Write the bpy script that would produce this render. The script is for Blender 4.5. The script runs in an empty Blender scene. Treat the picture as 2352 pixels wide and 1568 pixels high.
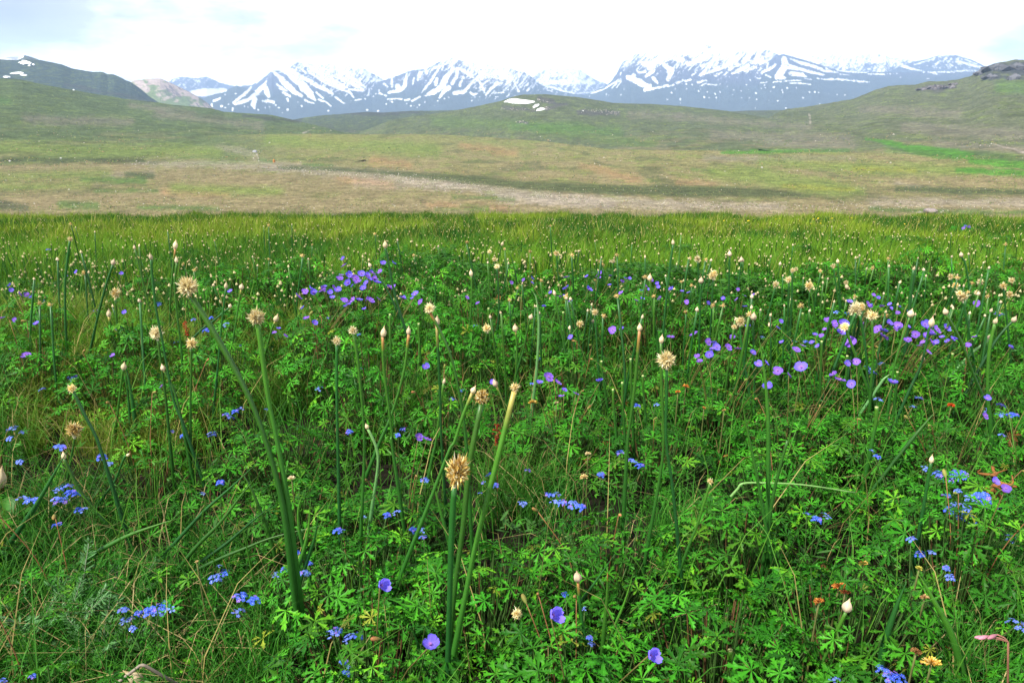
import bpy, math, random
import numpy as np
from mathutils import Vector, Matrix, Euler

rng = np.random.default_rng(11)
random.seed(11)
SC = bpy.context.scene
COL = SC.collection

# ------------------------------------------------------------------ camera
CAMZ = 1.0
PITCH = math.atan((784 - 258) / 1764.0)
FPX = 1764.0            # focal length in units of a 2352 x 1568 frame
cam_d = bpy.data.cameras.new('camera')
cam_d.lens = 27.0
cam_d.sensor_width = 36.0
cam_d.clip_start = 0.02
cam_d.clip_end = 60000
cam = bpy.data.objects.new('camera', cam_d)
COL.objects.link(cam)
cam.location = (0, 0, CAMZ)
cam.rotation_euler = (math.pi / 2 - PITCH, 0, 0)
SC.camera = cam
CP, SP = math.cos(PITCH), math.sin(PITCH)

def ray(u, v):
    """direction (x, y, z) through a point of the traced frame; y is forward"""
    u = np.asarray(u, float); v = np.asarray(v, float)
    a = (u - 1176) / FPX
    b = (784 - v) / FPX
    return a, CP + b * SP, -SP + b * CP

def project(x, y, z):
    z = z - CAMZ
    f = y * CP - z * SP
    b = (y * SP + z * CP) / np.maximum(f, 1e-3)
    return 1176 + FPX * x / np.maximum(f, 1e-3), 784 - FPX * b

def ground_z(x, y):
    q = np.maximum(np.asarray(y, float) + 0 * np.asarray(x, float) - 3.2, 0)
    z = -0.104 * (q - (1 - np.exp(-q / 0.8)) * 0.8)
    z = z + 0.03 * np.sin(x * 1.9 + 0.4 * y) * np.sin(y * 1.3 - x * 0.3)
    return z

def hit(u, v, h=0.1):
    """point where the ray through (u, v) meets the height h above the meadow"""
    dx, dy, dz = [float(q) for q in ray(u, v)]
    s = 0.2
    last = s
    for _ in range(900):
        x, y, z = dx * s, dy * s, CAMZ + dz * s
        if z <= ground_z(x, y) + h:
            break
        last = s
        s *= 1.012
    lo, hi = last, s
    for _ in range(25):
        m = .5 * (lo + hi)
        if CAMZ + dz * m <= ground_z(dx * m, dy * m) + h: hi = m
        else: lo = m
    return Vector((dx * hi, dy * hi, CAMZ + dz * hi))

def hits(u, v, h=0.1):
    u = np.asarray(u, float); v = np.asarray(v, float)
    dx, dy, dz = ray(u, v)
    S = np.geomspace(.2, 40, 700)
    lo = np.full(u.shape, .2); hi = np.full(u.shape, 40.0); done = np.zeros(u.shape, bool)
    for a, b in zip(S[:-1], S[1:]):
        k = (~done) & (CAMZ + dz * b <= ground_z(dx * b, dy * b) + h)
        lo[k] = a; hi[k] = b; done |= k
    for _ in range(18):
        m = .5 * (lo + hi); k = CAMZ + dz * m <= ground_z(dx * m, dy * m) + h
        hi = np.where(k, m, hi); lo = np.where(k, lo, m)
    return np.stack([dx * hi, dy * hi, CAMZ + dz * hi], -1)

def on_plane(u, v, Y):
    dx, dy, dz = [float(q) for q in ray(u, v)]
    s = Y / dy
    return Vector((dx * s, Y, CAMZ + dz * s))

# traced crops -> frame coordinates
KQ = 0.35157
CROP = {'A': (0, 465.5), 'B': (784, 465.5), 'C': (1568, 465.5),
        'D': (0, 1016.75), 'E': (784, 1016.75), 'F': (1568, 1016.75)}
def cq(c, x, y):
    o = CROP[c]
    return o[0] + x * KQ, o[1] + y * KQ

# ------------------------------------------------------------------ noise
def _hash(ix, iy, seed):
    n = (ix.astype(np.int64) * 374761393 + iy.astype(np.int64) * 668265263 + seed * 974634541) & 0xffffffff
    n = ((n ^ (n >> 13)) * 1274126177) & 0xffffffff
    n = n ^ (n >> 16)
    return (n & 0xffffff) / float(0xffffff)

def vnoise(x, y, seed=0):
    x = np.asarray(x, float); y = np.asarray(y, float)
    ix = np.floor(x); iy = np.floor(y)
    fx = x - ix; fy = y - iy
    fx = fx * fx * (3 - 2 * fx); fy = fy * fy * (3 - 2 * fy)
    a = _hash(ix, iy, seed); b = _hash(ix + 1, iy, seed)
    c = _hash(ix, iy + 1, seed); d = _hash(ix + 1, iy + 1, seed)
    return (a * (1 - fx) + b * fx) * (1 - fy) + (c * (1 - fx) + d * fx) * fy

def fbm(x, y, seed=0, octv=4, gain=.5):
    s = 0; a = 1; t = 0
    for o in range(octv):
        s = s + a * vnoise(x * 2 ** o, y * 2 ** o, seed + o * 7)
        t += a; a *= gain
    return s / t

# ------------------------------------------------------------------ mesh helpers
def mesh_from(name, V, polys, cols=None, smooth=False, mats=(), mat_idx=None):
    """polys: list of integer arrays (n, k)"""
    me = bpy.data.meshes.new(name)
    V = np.asarray(V, np.float32)
    polys = [np.asarray(p, np.int32) for p in polys if len(p)]
    loops = np.concatenate([p.ravel() for p in polys])
    tot = np.concatenate([np.full(len(p), p.shape[1], np.int32) for p in polys])
    start = np.concatenate([[0], np.cumsum(tot)[:-1]]).astype(np.int32)
    me.vertices.add(len(V)); me.vertices.foreach_set('co', V.ravel())
    me.loops.add(len(loops)); me.loops.foreach_set('vertex_index', loops)
    me.polygons.add(len(tot)); me.polygons.foreach_set('loop_start', start)
    try: me.polygons.foreach_set('loop_total', tot)
    except Exception: pass
    if mat_idx is not None: me.polygons.foreach_set('material_index', np.asarray(mat_idx, np.int32))
    me.polygons.foreach_set('use_smooth', np.full(len(tot), smooth, bool))
    if cols is not None:
        at = me.color_attributes.new('col', 'FLOAT_COLOR', 'POINT')
        c = np.ones((len(V), 4), np.float32); cols = np.asarray(cols, np.float32); c[:, :cols.shape[1]] = cols
        at.data.foreach_set('color', c.ravel())
    me.update(calc_edges=True)
    for m in mats: me.materials.append(m)
    return me

class MB:
    """collects shapes for one mesh"""
    def __init__(self): self.V = []; self.C = []; self.Q = []; self.T = []; self.n = 0
    def add(self, V, C, quads=None, tris=None):
        V = np.asarray(V, float).reshape(-1, 3)
        C = np.asarray(C, float)
        if C.ndim == 1: C = np.tile(C, (len(V), 1))
        self.V.append(V); self.C.append(C)
        if quads is not None and len(quads): self.Q.append(np.asarray(quads) + self.n)
        if tris is not None and len(tris): self.T.append(np.asarray(tris) + self.n)
        self.n += len(V)
    def mesh(self, name, mat, smooth=True):
        P = []
        if self.Q: P.append(np.concatenate(self.Q))
        if self.T: P.append(np.concatenate(self.T))
        return mesh_from(name, np.concatenate(self.V), P, np.concatenate(self.C), smooth, (mat,))

def catmull(P, n):
    P = np.asarray(P, float)
    if len(P) == 2:
        t = np.linspace(0, 1, n)[:, None]
        return P[0] * (1 - t) + P[1] * t
    Q = np.vstack([2 * P[0] - P[1], P, 2 * P[-1] - P[-2]])
    out = []
    m = len(P) - 1
    for t in np.linspace(0, m - 1e-6, n):
        i = int(t); f = t - i
        p0, p1, p2, p3 = Q[i:i + 4]
        out.append(.5 * ((2 * p1) + (-p0 + p2) * f + (2 * p0 - 5 * p1 + 4 * p2 - p3) * f * f + (-p0 + 3 * p1 - 3 * p2 + p3) * f ** 3))
    return np.array(out)

def tube(mb, P, R, cols, k=8, cap=True):
    P = np.asarray(P, float); n = len(P)
    R = np.broadcast_to(np.asarray(R, float), (n,))
    T = np.gradient(P, axis=0); T /= np.linalg.norm(T, axis=1)[:, None] + 1e-12
    ref = np.array([0.0, 1.0, 0.0]) if abs(T[:, 1]).mean() < .8 else np.array([1.0, 0, 0])
    X = np.cross(T, ref); X /= np.linalg.norm(X, axis=1)[:, None] + 1e-12
    Y = np.cross(T, X)
    a = np.arange(k) * 2 * math.pi / k
    V = P[:, None, :] + R[:, None, None] * (np.cos(a)[None, :, None] * X[:, None, :] + np.sin(a)[None, :, None] * Y[:, None, :])
    V = V.reshape(-1, 3)
    cols = np.asarray(cols, float)
    C = np.tile(cols, (n * k, 1)) if cols.ndim == 1 else np.repeat(cols, k, axis=0)
    i, j = np.meshgrid(np.arange(n - 1), np.arange(k), indexing='ij')
    a0 = i * k + j; a1 = i * k + (j + 1) % k
    Q = np.stack([a0, a1, a1 + k, a0 + k], -1).reshape(-1, 4)
    tris = None
    if cap:
        V = np.vstack([V, P[-1]]); C = np.vstack([C, C[-1]])
        tris = [[(n - 1) * k + q, (n - 1) * k + (q + 1) % k, n * k] for q in range(k)]
    mb.add(V, C, Q, tris)

# ------------------------------------------------------------------ objects
def tag(o, label=None, cat=None, group=None, kind=None):
    if label: o['label'] = label
    if cat: o['category'] = cat
    if group: o['group'] = group
    if kind: o['kind'] = kind
    return o

def obj(name, me, parent=None, loc=(0, 0, 0), rot=None, scale=None):
    o = bpy.data.objects.new(name, me); COL.objects.link(o)
    if parent: o.parent = parent
    o.location = loc
    if rot is not None: o.rotation_euler = rot
    if scale is not None: o.scale = scale if hasattr(scale, '__len__') else (scale,) * 3
    return o

def thing(name, label, cat, loc, rotz=0, group=None, scale=1):
    o = bpy.data.objects.new(name, None); COL.objects.link(o)
    o.location = loc; o.rotation_euler = (0, 0, rotz); o.scale = (scale,) * 3
    o.empty_display_size = .05
    return tag(o, label, cat, group)

# ------------------------------------------------------------------ materials
def nodes(name):
    m = bpy.data.materials.new(name); m.use_nodes = True
    nt = m.node_tree; nt.nodes.clear()
    return m, nt, nt.nodes, nt.links

def leaf_mat(name, rough=.55, trans=.3, spec=.3, var=.25, nscale=60, sheen_noise=True):
    """plant material: colour comes from the shape's own colour attribute, with small mottling"""
    m, nt, N, L = nodes(name)
    out = N.new('ShaderNodeOutputMaterial')
    at = N.new('ShaderNodeAttribute'); at.attribute_name = 'col'
    tc = N.new('ShaderNodeTexCoord')
    nz = N.new('ShaderNodeTexNoise'); nz.inputs['Scale'].default_value = nscale; nz.inputs['Detail'].default_value = 2
    L.new(tc.outputs['Object'], nz.inputs['Vector'])
    mr = N.new('ShaderNodeMapRange'); mr.inputs['To Min'].default_value = 1 - var; mr.inputs['To Max'].default_value = 1 + var
    L.new(nz.outputs['Fac'], mr.inputs['Value'])
    oi = N.new('ShaderNodeObjectInfo')
    mr2 = N.new('ShaderNodeMapRange'); mr2.inputs['To Min'].default_value = .78; mr2.inputs['To Max'].default_value = 1.22
    L.new(oi.outputs['Random'], mr2.inputs['Value'])
    mu = N.new('ShaderNodeMath'); mu.operation = 'MULTIPLY'
    L.new(mr.outputs[0], mu.inputs[0]); L.new(mr2.outputs[0], mu.inputs[1])
    mx = N.new('ShaderNodeVectorMath'); mx.operation = 'SCALE'
    L.new(at.outputs['Color'], mx.inputs[0]); L.new(mu.outputs[0], mx.inputs['Scale'])
    p = N.new('ShaderNodeBsdfPrincipled')
    p.inputs['Roughness'].default_value = rough
    p.inputs['Specular IOR Level'].default_value = spec
    L.new(mx.outputs[0], p.inputs['Base Color'])
    if trans > 0:
        tr = N.new('ShaderNodeBsdfTranslucent'); L.new(mx.outputs[0], tr.inputs['Color'])
        ms = N.new('ShaderNodeMixShader'); ms.inputs[0].default_value = trans
        L.new(p.outputs[0], ms.inputs[1]); L.new(tr.outputs[0], ms.inputs[2]); L.new(ms.outputs[0], out.inputs['Surface'])
    else:
        L.new(p.outputs[0], out.inputs['Surface'])
    return m

M_LEAF = leaf_mat('geranium_leaf', rough=.5, trans=.25, spec=.2, var=.3, nscale=90)
M_STALK = leaf_mat('onion_stalk_green', rough=.42, trans=.0, spec=.4, var=.18, nscale=45)
M_GRASS = leaf_mat('grass_blade', rough=.6, trans=.3, spec=.2, var=.15, nscale=8)
M_STRAW = leaf_mat('dry_papery_petals', rough=.8, trans=.25, spec=.1, var=.25, nscale=220)
M_PETAL = leaf_mat('petal', rough=.6, trans=.3, spec=.15, var=.1, nscale=120)
M_STEM = leaf_mat('plant_stem', rough=.6, trans=0, spec=.2, var=.2, nscale=80)

def terrain_mat(name, sc, bump=.3, var=.35, fine=1.0):
    """terrain: colour attribute times world-space grain"""
    m, nt, N, L = nodes(name)
    out = N.new('ShaderNodeOutputMaterial')
    at = N.new('ShaderNodeAttribute'); at.attribute_name = 'col'
    tc = N.new('ShaderNodeTexCoord')
    n1 = N.new('ShaderNodeTexNoise'); n1.inputs['Scale'].default_value = sc; n1.inputs['Detail'].default_value = 8; n1.inputs['Roughness'].default_value = .72
    n2 = N.new('ShaderNodeTexNoise'); n2.inputs['Scale'].default_value = sc * 6; n2.inputs['Detail'].default_value = 4
    L.new(tc.outputs['Object'], n1.inputs['Vector']); L.new(tc.outputs['Object'], n2.inputs['Vector'])
    r1 = N.new('ShaderNodeMapRange'); r1.inputs['From Min'].default_value = .3; r1.inputs['From Max'].default_value = .7
    r1.inputs['To Min'].default_value = 1 - var; r1.inputs['To Max'].default_value = 1 + var
    r2 = N.new('ShaderNodeMapRange'); r2.inputs['From Min'].default_value = .3; r2.inputs['From Max'].default_value = .7
    r2.inputs['To Min'].default_value = 1 - var * fine; r2.inputs['To Max'].default_value = 1 + var * fine
    L.new(n1.outputs['Fac'], r1.inputs['Value']); L.new(n2.outputs['Fac'], r2.inputs['Value'])
    mu = N.new('ShaderNodeMath'); mu.operation = 'MULTIPLY'
    L.new(r1.outputs[0], mu.inputs[0]); L.new(r2.outputs[0], mu.inputs[1])
    mx = N.new('ShaderNodeVectorMath'); mx.operation = 'SCALE'
    L.new(at.outputs['Color'], mx.inputs[0]); L.new(mu.outputs[0], mx.inputs['Scale'])
    p = N.new('ShaderNodeBsdfPrincipled'); p.inputs['Roughness'].default_value = .95
    p.inputs['Specular IOR Level'].default_value = .1
    L.new(mx.outputs[0], p.inputs['Base Color'])
    b = N.new('ShaderNodeBump'); b.inputs['Strength'].default_value = bump; b.inputs['Distance'].default_value = .6 / sc
    L.new(n1.outputs['Fac'], b.inputs['Height']); L.new(b.outputs[0], p.inputs['Normal'])
    L.new(p.outputs[0], out.inputs['Surface'])
    return m

M_SOIL = terrain_mat('dark_meadow_soil', 6, .4)
M_PLAIN = terrain_mat('valley_turf', .14, .5, .5, .9)
M_HILL = terrain_mat('hill_turf', .045, .6, .42, .9)
M_MOUNT = terrain_mat('mountain_rock_and_snow', .006, .5, .1, .6)
M_ROCK = terrain_mat('grey_rock', 3.0, .7, .4)
M_SNOW = terrain_mat('snow', .2, .2, .04)

# ------------------------------------------------------------------ world, sun, haze
SUN_EL, SUN_AZ = math.radians(52), math.radians(-125)     # azimuth from +Y towards +X
w = bpy.data.worlds.new('World'); SC.world = w; w.use_nodes = True
nt = w.node_tree; nt.nodes.clear(); N = nt.nodes; L = nt.links
out = N.new('ShaderNodeOutputWorld')
sky = N.new('ShaderNodeTexSky'); sky.sky_type = 'NISHITA'; sky.sun_disc = False
sky.sun_elevation = SUN_EL; sky.sun_rotation = SUN_AZ; sky.altitude = 3500
bg1 = N.new('ShaderNodeBackground'); bg1.inputs['Strength'].default_value = .12
L.new(sky.outputs[0], bg1.inputs['Color'])
tc = N.new('ShaderNodeTexCoord')
mp = N.new('ShaderNodeMapping'); mp.inputs['Scale'].default_value = (2.0, 2.0, 7.0); mp.inputs['Location'].default_value = (.35, .2, .1)
L.new(tc.outputs['Generated'], mp.inputs['Vector'])
cn = N.new('ShaderNodeTexNoise'); cn.inputs['Scale'].default_value = 1.7; cn.inputs['Detail'].default_value = 7; cn.inputs['Roughness'].default_value = .58
L.new(mp.outputs[0], cn.inputs['Vector'])
sx = N.new('ShaderNodeSeparateXYZ'); L.new(tc.outputs['Generated'], sx.inputs[0])
# thicker grey cloud banks at fixed places in the sky, broken up by noise
prev = None
for (u_, v_, wd_, am_) in ((0, 15, .14, .36), (440, 50, .20, .07), (250, 20, .20, .05), (600, 20, .24, .05), (300, 120, .24, .05), (2310, 85, .04, .06), (2240, 5, .06, .08), (1830, 10, .08, .10), (-500, 60, .4, .25), (2900, 20, .3, .2)):
    d_ = np.array([float(q) for q in ray(u_, v_)]); d_ /= np.linalg.norm(d_)
    ds = N.new('ShaderNodeVectorMath'); ds.operation = 'MULTIPLY'; ds.inputs[1].default_value = (1, 1, 2.6)
    L.new(tc.outputs['Generated'], ds.inputs[0])
    dd = N.new('ShaderNodeVectorMath'); dd.operation = 'DISTANCE'; dd.inputs[1].default_value = (d_[0], d_[1], d_[2] * 2.6)
    L.new(ds.outputs[0], dd.inputs[0])
    mr = N.new('ShaderNodeMapRange'); mr.interpolation_type = 'SMOOTHSTEP'
    mr.inputs['From Min'].default_value = 0; mr.inputs['From Max'].default_value = wd_; mr.inputs['To Min'].default_value = am_; mr.inputs['To Max'].default_value = 0
    L.new(dd.outputs['Value'], mr.inputs['Value'])
    if prev is None: prev = mr.outputs[0]
    else:
        mxx = N.new('ShaderNodeMath'); mxx.operation = 'ADD'; L.new(prev, mxx.inputs[0]); L.new(mr.outputs[0], mxx.inputs[1]); prev = mxx.outputs[0]
ad = N.new('ShaderNodeMath'); ad.operation = 'ADD'; L.new(cn.outputs['Fac'], ad.inputs[0]); L.new(prev, ad.inputs[1])
ramp = N.new('ShaderNodeValToRGB')
cr = ramp.color_ramp
cr.elements[0].position = .58; cr.elements[0].color = (1, 1, 1, 1)
cr.elements[1].position = 1.0; cr.elements[1].color = (.225, .21, .25, 1)
e = cr.elements.new(.74); e.color = (.372, .352, .345, 1)
L.new(ad.outputs[0], ramp.inputs['Fac'])
bg2 = N.new('ShaderNodeBackground'); bg2.inputs['Strength'].default_value = 1.6
grad = N.new('ShaderNodeMapRange'); grad.interpolation_type = 'SMOOTHSTEP'
grad.inputs['From Min'].default_value = .02; grad.inputs['From Max'].default_value = .38; grad.inputs['To Min'].default_value = 2.05; grad.inputs['To Max'].default_value = .36
L.new(sx.outputs['Z'], grad.inputs['Value']); L.new(grad.outputs[0], bg2.inputs['Strength'])
L.new(ramp.outputs['Color'], bg2.inputs['Color'])
mixw = N.new('ShaderNodeMixShader'); mixw.inputs[0].default_value = .88
L.new(bg1.outputs[0], mixw.inputs[1]); L.new(bg2.outputs[0], mixw.inputs[2]); L.new(mixw.outputs[0], out.inputs['Surface'])

sd = bpy.data.lights.new('sun', 'SUN'); sd.energy = 5.0; sd.angle = math.radians(3); sd.color = (1, .96, .88)
so = bpy.data.objects.new('sun', sd); COL.objects.link(so)
sdir = Vector((math.sin(SUN_AZ) * math.cos(SUN_EL), math.cos(SUN_AZ) * math.cos(SUN_EL), math.sin(SUN_EL)))
so.rotation_euler = sdir.to_track_quat('Z', 'Y').to_euler()
so.location = (-20, -10, 40)

SC.view_settings.view_transform = 'Standard'; SC.view_settings.look = 'None'
SC.view_settings.exposure = 0.8; SC.view_settings.gamma = 1
SC.render.engine = 'CYCLES'
SC.cycles.max_bounces = 6; SC.cycles.diffuse_bounces = 3; SC.cycles.glossy_bounces = 2
SC.cycles.transmission_bounces = 4; SC.cycles.volume_bounces = 1; SC.cycles.transparent_max_bounces = 4
SC.cycles.use_denoising = True

HAZE = 0.85e-4
hm, nt, N, L = nodes('thin_blue_air')
out = N.new('ShaderNodeOutputMaterial'); pv = N.new('ShaderNodeVolumePrincipled')
pv.inputs['Color'].default_value = (.47, .66, 1.0, 1); pv.inputs['Density'].default_value = HAZE
L.new(pv.outputs[0], out.inputs['Volume'])
hx, hy0, hy1, hz0, hz1 = 16000, -1500, 16500, -95, 1250
hv = [(x, y, z) for z in (hz0, hz1) for y in (hy0, hy1) for x in (-hx, hx)]
hf = [[0, 2, 3, 1], [4, 5, 7, 6], [0, 1, 5, 4], [2, 6, 7, 3], [0, 4, 6, 2], [1, 3, 7, 5]]
hme = mesh_from('haze', hv, [hf], None, False, (hm,))
tag(obj('haze', hme), 'thin pale blue air filling the whole valley', 'haze', kind='stuff')
# ================================================================== LAND
def seg_dist(u, v, pts):
    """signed stroke coverage: largest of (half width - distance) over a polyline of (u, v, w)"""
    best = np.full(u.shape, -1e9)
    if len(pts) == 1:
        x, y, w_ = pts[0]
        return w_ - np.hypot(u - x, (v - y))
    for (x0, y0, w0), (x1, y1, w1) in zip(pts[:-1], pts[1:]):
        dx, dy = x1 - x0, y1 - y0
        t = np.clip(((u - x0) * dx + (v - y0) * dy) / (dx * dx + dy * dy + 1e-9), 0, 1)
        d = (w0 + (w1 - w0) * t) - np.hypot(u - x0 - t * dx, v - y0 - t * dy)
        best = np.maximum(best, d)
    return best

NU = 900
class Layer:
    """a ridge of land: visible front from foot to crest, back slope falling away behind"""
    def __init__(s, crest, foot, nrow=110, power=1.0, jag=0.0, bump=0.0, seed=1, nu=NU):
        s.crest, s.foot, s.nrow, s.power, s.bump, s.seed = crest, foot, nrow, power, bump, seed
        s.u0, s.u1 = crest[0][0], crest[-1][0]
        s.u = np.linspace(s.u0, s.u1, max(60, int(nu * (s.u1 - s.u0) / 2352)))
        c = np.array(crest, float); f = np.array(foot, float)
        s.vc = np.interp(s.u, c[:, 0], c[:, 1]); s.rc = np.interp(s.u, c[:, 0], c[:, 2])
        if jag: s.vc = s.vc + jag * (fbm(s.u / 9.0, s.u * 0, seed + 3, 4, .6) - .5)
        s.vf = np.interp(s.u, f[:, 0], f[:, 1]); s.rf = np.interp(s.u, f[:, 0], f[:, 2])
        dx, dy, dz = ray(s.u, s.vf)
        s.rf = np.where(s.rf < 5, 32.0 / np.maximum(-dz, 1e-3) * np.hypot(dx, dy), s.rf)
    def at(s, u, v):
        vc = np.interp(u, s.u, s.vc); vf = np.interp(u, s.u, s.vf)
        rc = np.interp(u, s.u, s.rc); rf = np.interp(u, s.u, s.rf)
        t = np.clip((v - vc) / np.maximum(vf - vc, 1e-3), 0, 1)
        r = rc * (rf / rc) ** (t ** s.power)
        dx, dy, dz = ray(u, v)
        k = r / np.hypot(dx, dy)
        return np.stack([dx * k, dy * k, CAMZ + dz * k], -1)
    def build(s, name, mat, color, kind='structure', label=None, cat=None):
        n = s.nrow
        t = np.linspace(0, 1, n)[:, None]
        U = np.broadcast_to(s.u[None, :], (n, len(s.u)))
        Vv = s.vc[None, :] + (s.vf - s.vc)[None, :] * t
        P = s.at(U, Vv)
        if s.bump:
            nb = fbm(P[..., 0] / s.bump / 9, P[..., 1] / s.bump / 22, s.seed, 5, .55) - .5
            P[..., 2] += nb * s.bump * np.clip(t * 6, 0, 1)
        C = color(U, Vv, P, t)
        # back slope
        B = []
        zb = P[-1, :, 2] * 0 + min(P[-1, :, 2].min(), -32) - 4
        for q in (.12, .35, 1.0):
            bp = P[0].copy(); k = 1 + q * .22
            bp[:, 0] *= k; bp[:, 1] *= k
            bp[:, 2] = P[0, :, 2] + (zb - P[0, :, 2]) * q ** .9
            B.append(bp)
        G = np.concatenate([np.array(B[::-1]), P], 0)
        CC = np.concatenate([np.repeat(C[:1], 3, 0), C], 0)
        m, k = G.shape[:2]
        i, j = np.meshgrid(np.arange(m - 1), np.arange(k - 1), indexing='ij')
        a = i * k + j
        Q = np.stack([a, a + k, a + k + 1, a + 1], -1).reshape(-1, 4)
        me = mesh_from(name, G.reshape(-1, 3), [Q], CC.reshape(-1, 3), True, (mat,))
        o = obj(name, me)
        if kind: o['kind'] = kind
        return o

def lerp(a, b, t): return a + (b - a) * t[..., None]
def col3(c, shape): return np.broadcast_to(np.array(c, float), shape + (3,)).copy()
def sstep(x, a, b):
    t = np.clip((x - a) / (b - a), 0, 1); return t * t * (3 - 2 * t)

# ---------------------------------------------------------------- snow strokes traced on the mountain faces
def C2(*p): return [(392 + x / 6, 98 + y / 6, w_ / 12) for x, y, w_ in p]
def C3(*p): return [(784 + x / 6, 98 + y / 6, w_ / 12) for x, y, w_ in p]
def C4(*p): return [(1176 + x / 6, 98 + y / 6, w_ / 12) for x, y, w_ in p]
def C5(*p): return [(1568 + x / 6, 85.75 + y / 6, w_ / 12) for x, y, w_ in p]
def C6(*p): return [(1960 + x / 6, 85.75 + y / 6, w_ / 12) for x, y, w_ in p]
SNOW = []
def sn(C, *strokes):
    for q in strokes: SNOW.append(C(*q))
def dots(C, *ps):
    for q in ps: SNOW.append(C(tuple((q[0], q[1], q[2] * 1.3))))
sn(C2, [(1405,390,30),(1480,480,60),(1560,560,80),(1640,640,90),(1700,700,60),(1800,750,40)],
 [(1580,390,90),(1660,430,140),(1750,530,110),(1850,640,110),(1920,720,100),(1990,800,30)],
 [(1740,430,40),(1850,500,60),(2000,590,60),(2150,660,50),(2230,710,25)],
 [(1900,400,30),(2050,490,50),(2200,560,70),(2352,620,70)],
 [(1880,320,50),(2050,420,70),(2250,520,60),(2352,580,50)],
 [(2000,330,50),(2200,420,60),(2352,480,50)], [(2180,320,30),(2352,390,60)],
 [(1320,540,12),(1290,620,60),(1200,700,60),(1080,790,50),(960,840,50),(890,870,30)],
 [(1310,660,70),(1350,760,50)], [(1110,620,25),(1050,690,35),(950,770,35),(870,840,30)],
 [(1160,790,70),(1140,860,70),(1160,910,25)], [(1310,820,40),(1420,850,35)],
 [(860,925,15),(850,950,15)], [(600,800,40),(680,770,25)], [(565,850,25),(570,890,25)],
 [(1470,600,30),(1540,650,30),(1600,690,25)], [(1500,655,15),(1570,680,15)],
 [(1550,710,30),(1640,760,35)], [(1610,800,30),(1620,830,15)], [(1780,640,25),(1820,690,25)],
 [(2010,700,25),(2100,770,25)], [(1850,800,25),(1900,830,25),(1980,855,15)],
 [(2040,790,30),(2150,830,20),(2210,880,12)], [(2270,750,20),(2340,800,30)],
 [(300,700,60),(450,690,110),(600,670,80),(750,650,50)], [(1700,330,20),(1780,360,30),(1860,410,24)],
 [(1730,380,24),(1830,400,20)], [(970,745,12),(940,770,12)], [(1260,500,16),(1180,560,14)])
dots(C2, (1270,815,15),(700,890,30),(755,915,12),(800,862,14),(1450,887,14),(1490,925,20),(1615,940,20),(1540,983,10),
 (1755,830,13),(1805,890,13),(1210,930,14),(2170,940,18),(1065,895,12),(1020,885,15),(900,710,15),(750,720,12),(1300,908,9),(1365,915,8))
sn(C3, [(0,570,20),(80,610,25)], [(0,640,25),(120,690,30),(170,760,15)], [(110,640,30),(290,660,25)], [(0,810,15),(40,840,25)],
 [(0,480,60),(200,580,50),(300,640,30)], [(0,400,50),(180,500,50),(330,610,20)],
 [(1540,290,40),(1530,400,50),(1450,480,70),(1400,580,90),(1330,650,60),(1200,700,35)],
 [(1600,370,50),(1590,470,40),(1530,560,50)],
 [(1640,370,40),(1750,430,60),(1840,490,40),(1900,540,30),(1950,640,30),(1975,700,20)],
 [(1820,530,25),(1760,610,35),(1690,680,45),(1560,690,50)], [(1680,480,30),(1630,600,35)],
 [(1480,620,60),(1400,680,50),(1350,760,15)], [(1370,330,30),(1310,420,25),(1230,530,35),(1160,620,25),(1110,680,15)],
 [(1410,290,15),(1390,390,20)], [(1340,330,40),(1260,370,35)], [(1320,500,35),(1300,580,45)],
 [(1090,420,60),(1060,500,40)], [(1000,490,18),(985,570,18)], [(890,500,40),(870,600,50),(800,650,40),(650,680,25)],
 [(770,600,60),(790,610,50)], [(690,500,25),(700,600,35)], [(900,440,20),(870,520,25)], [(590,560,25),(640,610,12)],
 [(515,640,8),(520,670,8)], [(520,690,20),(620,720,12)], [(380,640,15),(380,720,12)], [(190,800,20),(270,790,15)],
 [(640,770,15),(830,760,20)], [(870,770,18),(940,760,18)], [(970,780,15),(1080,730,25)], [(1150,720,15),(1300,690,25)],
 [(2150,560,60),(2060,650,35),(1990,730,18)], [(2130,480,50),(2320,470,40)], [(1700,290,40),(1900,400,50),(2100,470,60)],
 [(1750,270,40),(2000,340,60),(2250,400,60)], [(2250,580,15),(2290,560,15)], [(1780,690,25),(1820,720,30),(1880,710,15)],
 [(2100,700,10),(2240,690,12)], [(1150,350,40),(1180,420,30)], [(2000,290,30),(2200,360,50)])
dots(C3, (330,780,16),(1860,640,16),(2280,620,13),(2300,650,16),(960,840,18),(1000,845,10),(1075,840,12),(700,800,14),(670,800,9),
 (500,918,16),(355,945,18),(1420,768,15),(1480,747,13),(1800,800,12),(1800,757,9),(1840,757,9),(1910,750,10),(2130,755,11),(2160,755,9),
 (1150,808,10),(1045,870,10),(1290,860,10),(900,820,8),(1330,800,10),(420,640,9),(470,700,10),(440,730,9),(620,830,6))
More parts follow.
